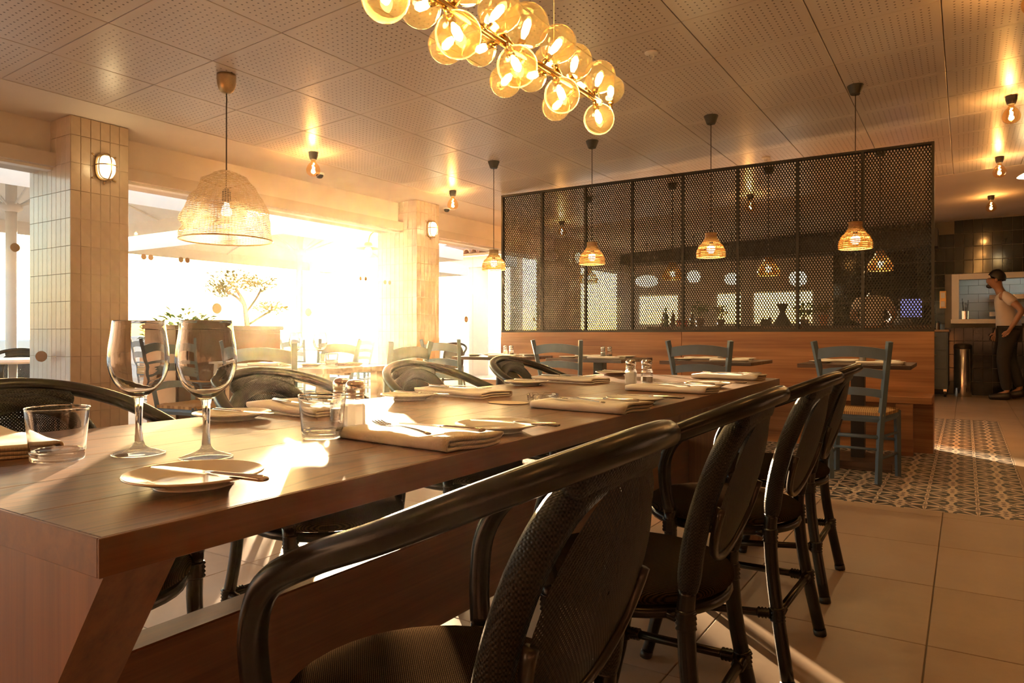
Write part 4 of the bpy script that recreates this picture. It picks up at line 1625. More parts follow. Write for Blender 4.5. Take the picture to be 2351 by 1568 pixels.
def make_tumbler(label, loc):
    t = thing('tumbler', label, 'glass', loc, group='tumblers on the long table')
    b = MB()
    b.lathe([(0.0003, 0.0), (0.030, 0.0), (0.0365, 0.0012), (0.0378, 0.004), (0.0389, 0.0155), (0.0362, 0.0165), (0.030, 0.0152), (0.0003, 0.0146)], 40)
    b.build('glass_base', MAT['drink_glass'], t, True, fix=False)
    b = MB()
    b.lathe(prof_spline([(0.0389, 0.0155), (0.040, 0.03), (0.0445, 0.078), (0.0452, 0.0835), (0.0446, 0.0848), (0.0438, 0.0835), (0.0425, 0.070), (0.0385, 0.03), (0.0366, 0.0165)], 3), 40)
    b.build('glass_wall', MAT['glass'], t, True, fix=False)
    return t


tb = make_tumbler('clear glass tumbler at the table corner beside the wine glasses', (-1.216, 0.565, 0.7602))
t2 = dup(tb, (-1.042, 0.957, 0.7602), 0, 'clear glass tumbler standing in front of the sunlit salt shaker')


def make_shaker(label, loc, kind, group, sc_=1.0, rz=0.0):
    t = thing('salt_shaker' if kind == 'salt' else 'pepper_shaker', label, 'shaker', loc, rz, group)
    b = MB()
    b.lathe([(0.0003, 0.0), (0.022, 0.0), (0.0245, 0.002), (0.0245, 0.05), (0.0225, 0.058), (0.018, 0.066), (0.0165, 0.07)] + [(0.0150, 0.07), (0.0165, 0.065), (0.0210, 0.057), (0.0225, 0.049), (0.0225, 0.005), (0.0003, 0.004)], 8)
    b.build('glass_body', MAT['shaker_glass'], t, fix=False)
    b = MB()
    h = 0.052 if kind == 'salt' else 0.034
    b.lathe([(0.0218, 0.0055), (0.0218, min(h, 0.048)), (0.018, h)], 8, cap=(True, True))
    b.build('contents', MAT['salt' if kind == 'salt' else 'pepper'], t)
    b = MB()
    b.lathe(prof_spline([(0.0185, 0.064), (0.0195, 0.066), (0.0185, 0.070), (0.0195, 0.073), (0.0185, 0.076), (0.0205, 0.082), (0.0205, 0.092), (0.016, 0.100), (0.008, 0.103), (0.0003, 0.1035)], 3), 20, cap=(False, False))
    b.build('cap', MAT['steel'], t, True)
    t.scale = (sc_,) * 3
    return t


salt0 = make_shaker('salt shaker with a steel cap blazing in the sun behind the tumbler', (-1.099, 1.101, 0.7602), 'salt', 'shakers on the long table')
pep0 = make_shaker('pepper shaker half hidden behind the sunlit salt shaker', (-1.177, 1.139, 0.7602), 'pepper', 'shakers on the long table')
dup(salt0, (-1.115, 2.625, 0.7602), 0.2, 'white filled salt shaker at the far end of the dining table')
dup(pep0, (-1.062, 2.66, 0.7602), 0.3, 'half filled pepper shaker beside the salt at the far end of the dining table')


def plate_mesh(r=0.088):
    k = r / 0.088
    b = MB()
    o = [(0.0003, 0.0), (0.046, 0.0), (0.050, 0.0005), (0.052, 0.003), (0.066, 0.008), (0.086, 0.0145), (0.088, 0.0165)]
    i = [(0.0872, 0.0178), (0.084, 0.0172), (0.064, 0.0115), (0.055, 0.0085), (0.045, 0.0062), (0.0003, 0.0058)]
    b.lathe([(x * k, z * k) for x, z in prof_spline(o, 3) + prof_spline(i, 3)], 40)
    return b.mesh('side_plate', MAT['porcelain'], True)


PLATE = plate_mesh()


def knife_parts(t):
    b = MB()
    # blade along +x, handle along -x, total .20
    poly = [(0.0, -0.007), (0.07, -0.008), (0.095, -0.006), (0.104, 0.002), (0.098, 0.008), (0.06, 0.009), (0.0, 0.007)]
    b.prism(poly, 'z', -0.0006, 0.0006)
    b.build('blade', MAT['cutlery'], t)
    b = MB()
    b.tube([(0.004, 0, 0), (-0.01, 0, 0), (-0.05, 0, 0), (-0.088, 0, 0), (-0.096, 0, 0)], [0.004, 0.0055, 0.0062, 0.0075, 0.004], 8, flat=(1, 0.62))
    b.build('handle', MAT['cutlery'], t, True)


def fork_parts(t):
    b = MB()
    b.tube(spline([(-0.10, 0, 0.0), (-0.06, 0, 0.003), (0.0, 0, 0.004), (0.03, 0, 0.001)], 3), [0.006, 0.006, 0.0055, 0.005, 0.0042, 0.0036, 0.003, 0.0028, 0.0032, 0.004], 8, flat=(1, 0.35))
    b.build('handle', MAT['cutlery'], t, True)
    b = MB()
    b.prism([(0.028, -0.004), (0.04, -0.0105), (0.056, -0.0115), (0.056, 0.0115), (0.04, 0.0105), (0.028, 0.004)], 'z', 0.0004, 0.002)
    b.build('root', MAT['cutlery'], t)
    for k in range(4):
        b = MB()
        y = -0.0096 + 0.0064 * k
        b.tube(spline([(0.054, y, 0.0012), (0.075, y, 0.002), (0.098, y, 0.0065)], 3), [0.0019] * 6 + [0.0008], 5)
        b.build('tine', MAT['cutlery'], t, True)


kn0 = None
fk0 = None


def put_knife(loc, rz, label, group='table knives', pitch=0.0):
    global kn0
    if kn0 is None:
        kn0 = thing('table_knife', label, 'knife', loc, rz, group)
        knife_parts(kn0)
        t = kn0
    else:
        t = dup(kn0, loc, rz, label, group)
    t.rotation_euler = (0, pitch, rz)
    return t


def put_fork(loc, rz, label, group='table forks', pitch=0.0):
    global fk0
    if fk0 is None:
        fk0 = thing('table_fork', label, 'fork', loc, rz, group)
        fork_parts(fk0)
        t = fk0
    else:
        t = dup(fk0, loc, rz, label, group)
    t.rotation_euler = (0, pitch, rz)
    return t


def napkin_mesh(seed, length=0.29, width=0.145):
    """cloth folded in layers: one folded sheet, its edges seen at the ends"""
    rnd = random.Random(seed)
    b = MB()
    h, layers = 0.0046, 4
    th = 0.0024
    w = width / 2
    path = []

    def run(ya, yb, z, n_=5):
        for k in range(n_ + 1):
            path.append(Vector((0, ya + (yb - ya) * k / n_, z)))

    def fold(y, za, zb, s_):
        r_ = (zb - za) / 2
        for k in range(1, 5):
            q = PI * k / 5
            path.append(Vector((0, y + s_ * abs(r_) * math.sin(q), (za + zb) / 2 - r_ * math.cos(q))))
    run(w * 0.97, -w + 0.006, 0.0028)
    fold(-w + 0.006, 0.0028, 0.0172, -1)
    run(-w + 0.006, w - 0.004, 0.0172)
    fold(w - 0.004, 0.0172, 0.0098, 1)
    run(w - 0.004, -w * 0.82, 0.0098)
    cols = 14
    ph = rnd.random() * 6
    vv, ff = [], []
    sec = []
    for k, p in enumerate(path):
        t = (path[min(k + 1, len(path) - 1)] - path[max(k - 1, 0)]).normalized()
        nrm = Vector((0, -t.z, t.y))
        sec.append((p + nrm * th, p - nrm * th))
    loop = [a for a, c in sec] + [c for a, c in sec[::-1]]
    m = len(loop)
    for i in range(cols + 1):
        u = i / cols
        x = -length / 2 + length * u
        for p in loop:
            lvl = p.z / 0.0184
            wav = 0.0022 * lvl * (math.sin(5 * u * PI + ph) * 0.5 + math.sin(9 * u + 30 * p.y + ph)) * 0.6
            endx = 0.010 * lvl * rnd.uniform(0.6, 1) if i == cols else 0.0
            flare = 1 + 0.05 * math.sin(3 * u + ph) + (0.05 if i == cols else 0)
            vv.append((x + endx + 0.008 * math.sin(6 * p.y * 8 + ph) * (1 if i in (0, cols) else 0), p.y * flare, max(0.0004, p.z + max(-p.z * 0.3, wav) + 0.004 * lvl * (u ** 4))))
    for i in range(cols):
        for k in range(m):
            k2 = (k + 1) % m
            ff.append((i * m + k, i * m + k2, (i + 1) * m + k2, (i + 1) * m + k))
    q = len(path)
    for base in (0, cols * m):
        for k in range(q - 1):
            ff.append((base + k, base + k + 1, base + m - 2 - k, base + m - 1 - k))
    b.add(vv, ff)
    return b.mesh('folded_napkin', MAT['napkin'], True)


NAPK = [napkin_mesh(s) for s in (1, 2, 3)]
TZ0 = 0.7605


def put_plate(x, y, label, krz, klabel, group='side plates on the long table', z=TZ0, me=PLATE):
    o = link('side_plate', me, None, (x, y, z), random.random() * 3)
    tag(o, label, 'plate', group)
    if klabel:
        put_knife((x + 0.05, y - 0.012, z + 0.0225), krz, klabel, 'knives on side plates')


def put_napkin(x, y, rz, label, k, lab_fork=None, lab_knife=None, group='folded napkins on the long table', z=TZ0, side=1):
    o = link('folded_napkin', NAPK[k % 3], None, (x, y, z), rz)
    tag(o, label, 'napkin', group)
    c, s = math.cos(rz), math.sin(rz)

    def at(u, v):
        return (x + c * u - s * v, y + s * u + c * v)
    if lab_fork:
        p = at(-0.02, -0.028)
        put_fork((p[0], p[1], z + 0.0245), rz + PI + (-0.22 if side > 0 else -0.2), lab_fork, 'forks on napkins')
    if lab_knife:
        p = at(0.04, 0.022)
        put_knife((p[0], p[1], z + 0.0275), rz + PI + (0.12 if side > 0 else -0.1), lab_knife, 'knives on napkins')


# side facing the windows (nearer the viewer)
put_plate(-0.866, 0.572, 'white side plate in front of the wine glasses, the largest in view', R(-172), 'knife lying across the white plate in front of the wine glasses')
put_plate(-0.815, 1.225, 'white side plate behind the napkin with the fork, halfway along the near edge', R(-173), 'knife lying across the plate halfway along the near edge')
put_plate(-0.812, 1.95, 'white side plate between two napkins, third along the near edge', R(-174), 'knife lying across the third plate along the near edge')
put_plate(-0.825, 2.68, 'white side plate fourth along the near edge, close to the far table corner', R(-172), 'knife lying across the plate close to the far table corner')
put_napkin(-0.868, 1.035, R(-6), 'large folded white napkin beside the front tumbler, fork and knife on top', 0, 'fork on the big napkin beside the front tumbler', 'knife on the big napkin beside the front tumbler')
put_napkin(-0.855, 1.72, R(-4), 'folded white napkin beside the ashtray on the near edge', 1, 'fork on the napkin beside the ashtray', 'knife on the napkin beside the ashtray')
put_napkin(-0.865, 2.42, R(-3), 'folded white napkin in front of the far salt and pepper pair', 2, 'fork on the napkin in front of the far shakers', 'knife on the napkin in front of the far shakers')
put_napkin(-0.90, 3.24, R(-2), 'folded white napkin at the far corner of the dining table', 0, 'fork on the napkin at the far table corner', 'knife on the napkin at the far table corner')
# window side
put_plate(-1.458, 1.06, 'white side plate behind the wine glass stem on the window side', R(3), 'knife on the plate behind the wine glass stem')
put_plate(-1.444, 1.68, 'white side plate second along the window side', R(4), 'knife on the second plate along the window side')
put_plate(-1.462, 2.40, 'white side plate third along the window side', R(2), 'knife on the third plate along the window side')
put_plate(-1.46, 3.22, 'white side plate at the far window end of the dining table', R(8), 'knife on the plate at the far window end')
put_napkin(-1.42, 1.25, R(172), 'folded white napkin behind the front tumbler on the window side', 1, 'fork on the napkin behind the front tumbler', 'knife on the napkin behind the front tumbler', side=-1)
put_napkin(-1.395, 1.88, R(174), 'folded white napkin in the middle of the window side', 2, 'fork on the napkin in the middle of the window side', 'knife on the napkin in the middle of the window side', side=-1)
put_napkin(-1.40, 2.65, R(175), 'folded white napkin third along the window side, before the screen bench', 0, 'fork on the napkin third along the window side', 'knife on the napkin third along the window side', side=-1)
put_napkin(-1.43, 0.545, R(176), 'white napkin corner at the photo edge beside the wide tumbler', 1, side=-1)

# glass ashtray and a paper coaster
at_ = thing('glass_ashtray', 'round cut glass ashtray on the middle of the dining table', 'ashtray', (-1.075, 1.86, TZ0))
b = MB()
pr = [(0.0003, 0.0), (0.042, 0.0), (0.045, 0.002), (0.047, 0.020), (0.045, 0.0215), (0.040, 0.020), (0.037, 0.008), (0.0003, 0.007)]
vv, ff = [], []
n = 48
for (r, z) in pr:
    for k in range(n):
        q = 2 * PI * k / n
        rr = r * (1 + (0.03 if (k % 2 and r > 0.04) else 0))
        zz = z - (0.007 if (z > 0.018 and k % 16 < 3) else 0)
        vv.append((rr * math.cos(q), rr * math.sin(q), zz))
for i in range(len(pr) - 1):
    for k in range(n):
        k2 = (k + 1) % n
        ff.append((i * n + k, i * n + k2, (i + 1) * n + k2, (i + 1) * n + k))
b.add(vv, ff)
b.build('dish', MAT['drink_glass'], at_, fix=False)
b = MB()
b.lathe(prof_spline([(0.0003, 0.0), (0.03, 0.0), (0.06, 0.0008), (0.061, 0.0016), (0.03, 0.0012), (0.0003, 0.0012)], 2), 28, sx=1.0, sy=0.75)
tag(b.build('paper_coaster', MAT['paper'], None, True, loc=(-1.125, 1.745, TZ0)), 'thin cream paper coaster beside the glass ashtray', 'coaster')

# ---------------------------------------------------------------- settings on the bench tables and the window table
BZ = 0.7505
names = ['table at the screen end', 'second bench table', 'third bench table', 'bench table by the column']
for i, (x, nm) in enumerate(zip(BENCH_X, names)):
    put_plate(x - 0.22, 5.62, 'small white plate on the ' + nm + ', aisle side', 0, None, 'plates on the bench tables', BZ)
    put_plate(x + 0.18, 5.98, 'small white plate on the ' + nm + ', bench side', 0, None, 'plates on the bench tables', BZ)
    put_napkin(x + 0.16, 5.60, R(4), 'folded napkin on the ' + nm + ', aisle side', i, group='napkins on the bench tables', z=BZ)
    put_napkin(x - 0.16, 5.98, R(-4), 'folded napkin on the ' + nm + ', bench side', i + 1, group='napkins on the bench tables', z=BZ)
sh_l = [('white square salt cellar on the table at the screen end', None), ('narrow salt shaker on the second bench table', None),
        ('salt shaker of the pair on the third bench table', 'pepper shaker of the pair on the third bench table'),
        ('pale salt shaker on the bench table by the column', 'brown pepper shaker on the bench table by the column')]
for x, (a, c) in zip(BENCH_X, sh_l):
    dup(salt0, (x + 0.03, 5.80, BZ), 0.1, a, 'shakers on the bench tables')
    if c:
        dup(pep0, (x + 0.085, 5.82, BZ), 0.3, c, 'shakers on the bench tables')
put_plate(-3.62, 3.22, 'white plate on the window table near the side on chair', 0, None, 'settings on the window table', BZ)
put_plate(-4.2, 3.5, 'white plate on the window table near the facing chair', 0, None, 'settings on the window table', BZ)
put_napkin(-3.95, 3.18, R(5), 'folded napkin lying in sun on the near edge of the window table', 0, group='settings on the window table', z=BZ)
put_napkin(-3.6, 3.48, R(170), 'folded napkin on the far edge of the window table', 1, group='settings on the window table', z=BZ)
dup(wg, (-3.92, 3.36, BZ), 0, 'backlit wine glass on the window table left of the glare', 'wine glasses on the window table')
dup(wg, (-3.70, 3.38, BZ), 0, 'backlit wine glass on the window table in the glare', 'wine glasses on the window table')
dup(tb, (-3.56, 3.35, BZ), 0, 'backlit tumbler on the window table', 'tumblers on the window table')
dup(salt0, (-4.06, 3.36, BZ), 0, 'salt shaker on the window table', 'shakers on the window table')

# ---------------------------------------------------------------- beyond the screen: bar, far wall, kitchen hatch
bar = thing('bar_counter', 'long dark bar counter behind the mesh screen', 'counter', (-2.5, 12.0, 0))
b = MB()
b.bbox(-2.1, 2.08, -0.28, 0.28, 0.05, 1.06, 0.004)
b.build('front', MAT['bench_wood'], bar)
b = MB()
b.bbox(-2.15, 2.12, -0.33, 0.33, 1.06, 1.10, 0.004)
b.build('worktop', MAT['dark_top'], bar)
b = MB()
b.box(-2.05, 2.03, -0.24, 0.24, 0, 0.05)
b.build('plinth', MAT['black_metal'], bar)
BT = 1.1005


def bottle(x, y, h, mat, label, z=BT):
    t = thing('bottle', label, 'bottle', (x, y, z), group='bottles on the bar')
    b_ = MB()
    r = h * 0.13
    b_.lathe(prof_spline([(0.001, 0), (r, 0.002), (r, h * 0.55), (r * 0.85, h * 0.64), (r * 0.36, h * 0.74), (r * 0.34, h * 0.95), (0.001, h * 0.955)], 3), 14)
    b_.build('body', MAT[mat], t, True)
    b_ = MB()
    b_.lathe([(r * 0.4, h * 0.93), (r * 0.4, h), (0.001, h * 1.001)], 10)
    b_.build('cap', MAT['black_metal'], t)


bottle(-4.38, 11.85, 0.33, 'green_bottle', 'tall green bottle on the bar, window side')
bottle(-4.29, 11.95, 0.29, 'brown_bottle', 'brown bottle beside the tall green one on the bar')
bottle(-4.47, 11.97, 0.27, 'brown_bottle', 'short brown bottle at the window end of the bar')
bottle(-4.0, 12.1, 0.28, 'brown_bottle', 'brown bottle left of the potted plants on the bar')
for k, (x, lb) in enumerate(((-4.16, 'red tin on the bar beside the bottles'), (-4.05, 'second red tin on the bar, next to the brown vase'))):
    t = thing('storage_tin', lb, 'tin', (x, 11.88, BT), group='red tins on the bar')
    b = MB()
    b.lathe([(0.001, 0), (0.045, 0), (0.045, 0.1), (0.001, 0.1)], 18)
    b.build('body', MAT['red_label'], t, 30)
    b = MB()
    b.lathe([(0.047, 0.098), (0.047, 0.115), (0.001, 0.117)], 18)
    b.build('lid', MAT['steel'], t, 30)


def leaves(mb_, c, rx, rz, n_, size, seed, up=0.3):
    rnd = random.Random(seed)
    for _ in range(n_):
        q, w = rnd.random() * 2 * PI, rnd.random() ** 0.5
        zz = rnd.uniform(-1, 1)
        k = math.sqrt(max(0, 1 - zz * zz))
        p = Vector((c[0] + rx * w * k * math.cos(q), c[1] + rx * w * k * math.sin(q), c[2] + rz * zz * w))
        d = Vector((math.cos(q), math.sin(q), up + rnd.uniform(-0.6, 0.6))).normalized()
        s = d.cross(Vector((rnd.uniform(-0.4, 0.4), rnd.uniform(-0.4, 0.4), 1))).normalized()
        L_ = size * rnd.uniform(0.7, 1.3)
        u = s.cross(d) * L_ * 0.12
        mb_.add([p, p + d * L_ * 0.5 + s * L_ * 0.22 + u, p + d * L_, p + d * L_ * 0.5 - s * L_ * 0.22 + u], [(0, 1, 2), (0, 2, 3)])


def potted(x, y, z, rp, hp, rf, zf, label, seed, mat='foliage', pot='earthenware'):
    t = thing('potted_plant', label, 'plant', (x, y, z), group='potted plants')
    b_ = MB()
    b_.lathe([(0.001, 0), (rp * 0.75, 0), (rp, hp), (rp * 0.9, hp), (rp * 0.8, hp * 0.85), (0.001, hp * 0.85)], 18)
    b_.build('pot', MAT[pot], t, 30)
    b_ = MB()
    leaves(b_, (0, 0, hp + zf * 0.55), rf, zf * 0.6, 130, rf * 0.55, seed, 0.7)
    o_ = b_.build('foliage', MAT[mat], t, fix=False)
    o_['kind'] = 'stuff'
    b_ = MB()
    for k in range(5):
        q = k * 1.3
        b_.tube([(0, 0, hp * 0.8), (rf * 0.4 * math.cos(q), rf * 0.4 * math.sin(q), hp + zf * 0.7)], 0.004, 5)
    b_.build('stem', MAT['bark'], t)


potted(-3.80, 11.92, BT, 0.08, 0.14, 0.12, 0.22, 'leafy plant in a brown pot on the bar, left of the narrow window', 5)
potted(-3.46, 11.96, BT, 0.07, 0.12, 0.11, 0.18, 'smaller leafy plant in a brown pot before the narrow far window', 6, 'dry_foliage')
potted(-2.16, 12.05, BT, 0.08, 0.10, 0.14, 0.22, 'yellow green leafy plant beside the coffee grinder on the bar', 8)
potted(-1.84, 11.82, BT, 0.07, 0.16, 0.10, 0.16, 'plant in an orange pot at the dark tiled end of the bar', 9, 'dry_foliage', 'terracotta')
cg = thing('coffee_grinder', 'dark coffee grinder with a funnel hopper silhouetted on the bar', 'grinder', (-2.47, 11.95, BT + 0.001))
b = MB()
b.lathe(prof_spline([(0.001, 0), (0.13, 0.0), (0.125, 0.03), (0.09, 0.12), (0.05, 0.2), (0.045, 0.23)], 3), 20)
b.build('body', MAT['black_metal'], cg, True)
b = MB()
b.lathe(prof_spline([(0.045, 0.225), (0.055, 0.25), (0.085, 0.32), (0.09, 0.34), (0.001, 0.345)], 3), 20)
b.build('hopper', MAT['dark_plastic'], cg, True)
b = MB()
b.lathe([(0.092, 0.338), (0.092, 0.348), (0.001, 0.356)], 20)
b.build('lid', MAT['black_metal'], cg)
bx_ = thing('countertop_appliance', 'small dark box with two knobs beside the coffee grinder', 'appliance', (-2.72, 11.95, BT))
b = MB()
b.bbox(-0.08, 0.08, -0.06, 0.06, 0, 0.11, 0.01)
b.build('body', MAT['black_metal'], bx_)
for s in (-1, 1):
    b = MB()
    b.tube([(s * 0.05, 0, 0.108), (s * 0.05, 0, 0.135)], 0.02, 10)
    b.build('knob', MAT['black_metal'], bx_)
mo = thing('till_monitor', 'lit blue monitor on a stand behind the end of the screen', 'monitor', (-0.66, 11.85, BT))
b = MB()
b.bbox(-0.16, 0.16, -0.012, 0.02, 0.09, 0.40, 0.006)
b.build('casing', MAT['black_metal'], mo)
b = MB()
b.box(-0.135, 0.135, -0.0135, -0.012, 0.115, 0.375)
b.build('display', MAT['screen_display'], mo)
b = MB()
b.bbox(-0.02, 0.02, 0.0, 0.02, 0.01, 0.1, 0.002)
b.bbox(-0.09, 0.09, -0.06, 0.08, 0, 0.012, 0.002)
b.build('stand', MAT['black_metal'], mo)

# blue trolley cabinet and steel bin by the hatch
cb = thing('trolley_cabinet', 'blue grey drawer cabinet on castors beside the steel bin', 'cabinet', (-0.42, 12.98, 0))
b = MB()
b.bbox(-0.20, 0.20, -0.2, 0.2, 0.12, 1.0, 0.004)
b.build('body', MAT['blue_paint'], cb)
b = MB()
b.bbox(-0.215, 0.215, -0.215, 0.215, 1.0, 1.035, 0.004)
b.build('cabinet_top', MAT['pale_wood'], cb)
for k in range(3):
    b = MB()
    b.bbox(-0.185, 0.185, -0.212, -0.2, 0.15 + 0.285 * k, 0.42 + 0.285 * k, 0.004)
    d = b.build('drawer', MAT['blue_paint'], cb)
    b = MB()
    b.tube([(-0.05, -0.225, 0.36 + 0.285 * k), (0.05, -0.225, 0.36 + 0.285 * k)], 0.006, 6)
    b.build('handle', MAT['steel'], d)
for sx in (-1, 1):
    for sy in (-1, 1):
        b = MB()
        b.tube([(sx * 0.16 - 0.015, sy * 0.16, 0.045), (sx * 0.16 + 0.015, sy * 0.16, 0.045)], 0.045, 14)
        c_ = b.build('castor', MAT['black_metal'], cb, 40)
        b = MB()
        b.bbox(sx * 0.16 - 0.022, sx * 0.16 + 0.022, sy * 0.16 - 0.015, sy * 0.16 + 0.015, 0.075, 0.12, 0.002)
        b.build('castor_fork', MAT['steel'], c_)
for k, (x, y, mt, h, lb) in enumerate(((-0.30, 12.95, 'blue_paint', 0.10, 'small blue jar on the trolley cabinet'), (-0.36, 13.03, 'brown_bottle', 0.13, 'small dark jar on the trolley cabinet'))):
    t = thing('jar', lb, 'jar', (x, y, 1.0355), group='jars on the trolley cabinet')
    b = MB()
    b.lathe([(0.001, 0), (0.03, 0), (0.03, h * 0.8), (0.024, h * 0.85), (0.001, h * 0.85)], 14)
    b.build('body', MAT[mt], t, 30)
    b = MB()
    b.lathe([(0.027, h * 0.84), (0.027, h), (0.001, h)], 14)
    b.build('lid', MAT['black_metal'], t, 30)
bn_ = thing('waste_bin', 'tall polished steel waste bin below the kitchen hatch', 'bin', (-0.03, 13.08, 0))
b = MB()
b.lathe([(0.001, 0.0), (0.118, 0.0), (0.12, 0.01), (0.12, 0.74), (0.112, 0.75), (0.001, 0.75)], 32)
b.build('body', MAT['steel'], bn_, 40)
b = MB()
b.lathe(prof_spline([(0.122, 0.735), (0.123, 0.77), (0.115, 0.80), (0.085, 0.815), (0.08, 0.80)], 3), 32)
b.build('rim', MAT['black_metal'], bn_, True)
ws = thing('wall_switch', 'pale double switch plate on the black tiles beside the hatch', 'switch', (-0.30, 13.393, 1.52))
b = MB()
b.bbox(-0.045, 0.045, -0.012, 0, -0.14, 0.14, 0.003)
b.build('plate', MAT['brass'], ws)
for z in (-0.07, 0.07):
    b = MB()
    b.bbox(-0.03, 0.03, -0.018, -0.012, z - 0.045, z + 0.045, 0.003)
    b.build('rocker', MAT['white'], ws)
uh = thing('utensil_holder', 'steel pot of black kitchen utensils on the hatch sill', 'pot', (0.0, 13.33, 1.2005))
b = MB()
b.lathe([(0.001, 0), (0.05, 0), (0.052, 0.13), (0.048, 0.13), (0.046, 0.01), (0.001, 0.01)], 20)
b.build('pot', MAT['steel'], uh, 40)
for k, (a, h) in enumerate(((0.3, 0.30), (1.5, 0.26), (2.7, 0.33), (4.0, 0.28), (5.2, 0.25))):
    b = MB()
    dx, dy = 0.03 * math.cos(a), 0.03 * math.sin(a)
    b.tube([(dx * 0.4, dy * 0.4, 0.012), (dx, dy, 0.14), (dx * 1.3, dy * 1.3, h - 0.06)], 0.005, 6)
    b.tube([(dx * 1.3, dy * 1.3, h - 0.06), (dx * 1.4, dy * 1.4, h)], [0.008, 0.016], 6, flat=(1, 0.3))
    b.build('utensil', MAT['black_metal'], uh)
for (z, lb) in ((1.62, 'upper steel shelf on the white kitchen wall'), (1.33, 'lower steel shelf on the white kitchen wall')):
    t = thing('kitchen_shelf', lb, 'shelf', (0.95, 14.80, z), group='kitchen shelves')
    b = MB()
    b.bbox(-0.6, 0.6, -0.19, 0.19, -0.015, 0.015, 0.002)
    b.build('board', MAT['steel'], t)
    b = MB()
    b.box(-0.6, 0.6, -0.195, -0.19, -0.06, 0.015)
    b.build('front_lip', MAT['steel'], t)
    for s in (-1, 1):
        b = MB()
        b.prism([(-0.17, -0.015), (0.19, -0.015), (0.19, -0.16)], 'x', s * 0.5 - 0.01, s * 0.5 + 0.01)
        b.build('bracket', MAT['steel'], t)
kl = thing('kitchen_tube_light', 'white tube light on the kitchen ceiling behind the hatch', 'lamp', (0.8, 14.3, 2.62))
b = MB()
b.bbox(-0.65, 0.65, -0.05, 0.05, 0.02, 0.07, 0.004)
b.build('housing', MAT['white'], kl)
b = MB()
b.tube([(-0.6, 0, 0), (0.6, 0, 0)], 0.02, 10)
b.build('tube', emis('cool_tube', (0.95, 1.0, 0.9), 14), kl, True)


# ---------------------------------------------------------------- people
def skin_mesh(name, nodes, mat, parent=None, loc=None, rz=0.0, sub=2, scale=1.0):
    """nodes: list of (key, (x,y,z), radius, parent key or None)"""
    keys = [n_[0] for n_ in nodes]
    me = bpy.data.meshes.new(name)
    me.from_pydata([tuple(c * scale for c in n_[1]) for n_ in nodes], [(keys.index(n_[3]), i) for i, n_ in enumerate(nodes) if n_[3] is not None], [])
    me.materials.append(mat)
    o = link(name, me, parent, loc, rz)
    sk = o.modifiers.new('skin', 'SKIN')
    sk.use_smooth_shade = True
    sk.branch_smoothing = 0.6
    for i, n_ in enumerate(nodes):
        r = n_[2]
        r = r if isinstance(r, tuple) else (r, r)
        d = me.skin_vertices[0].data[i]
        d.radius = (r[0] * scale, r[1] * scale)
        d.use_root = n_[3] is None
    ss = o.modifiers.new('smooth', 'SUBSURF')
    ss.levels = sub
    ss.render_levels = sub
    return o


def fingers(key, wrist, hand, d, spread, sc2=1.0):
    """palm and five finger chains from a wrist; d pointing direction, spread = sideways direction"""
    W, H = Vector(wrist), Vector(hand)
    d = Vector(d).normalized()
    s = Vector(spread).normalized()
    n_ = d.cross(s).normalized()
    out = []
    for k, (off, ln) in enumerate(((-0.028, 0.062), (-0.010, 0.072), (0.009, 0.068), (0.026, 0.054))):
        a = H + s * off + d * 0.03
        out += [('%s_f%da' % (key, k), tuple(a), 0.011, key), ('%s_f%db' % (key, k), tuple(a + d * ln * 0.5 + n_ * 0.008), 0.0095, '%s_f%da' % (key, k)),
                ('%s_f%dc' % (key, k), tuple(a + d * ln * 0.85 + n_ * 0.028), 0.008, '%s_f%db' % (key, k))]
    a = H - s * 0.045 + d * 0.0
    out += [('%s_ta' % key, tuple(a), 0.012, key), ('%s_tb' % key, tuple(a - s * 0.012 + d * 0.04), 0.010, '%s_ta' % key)]
    return out


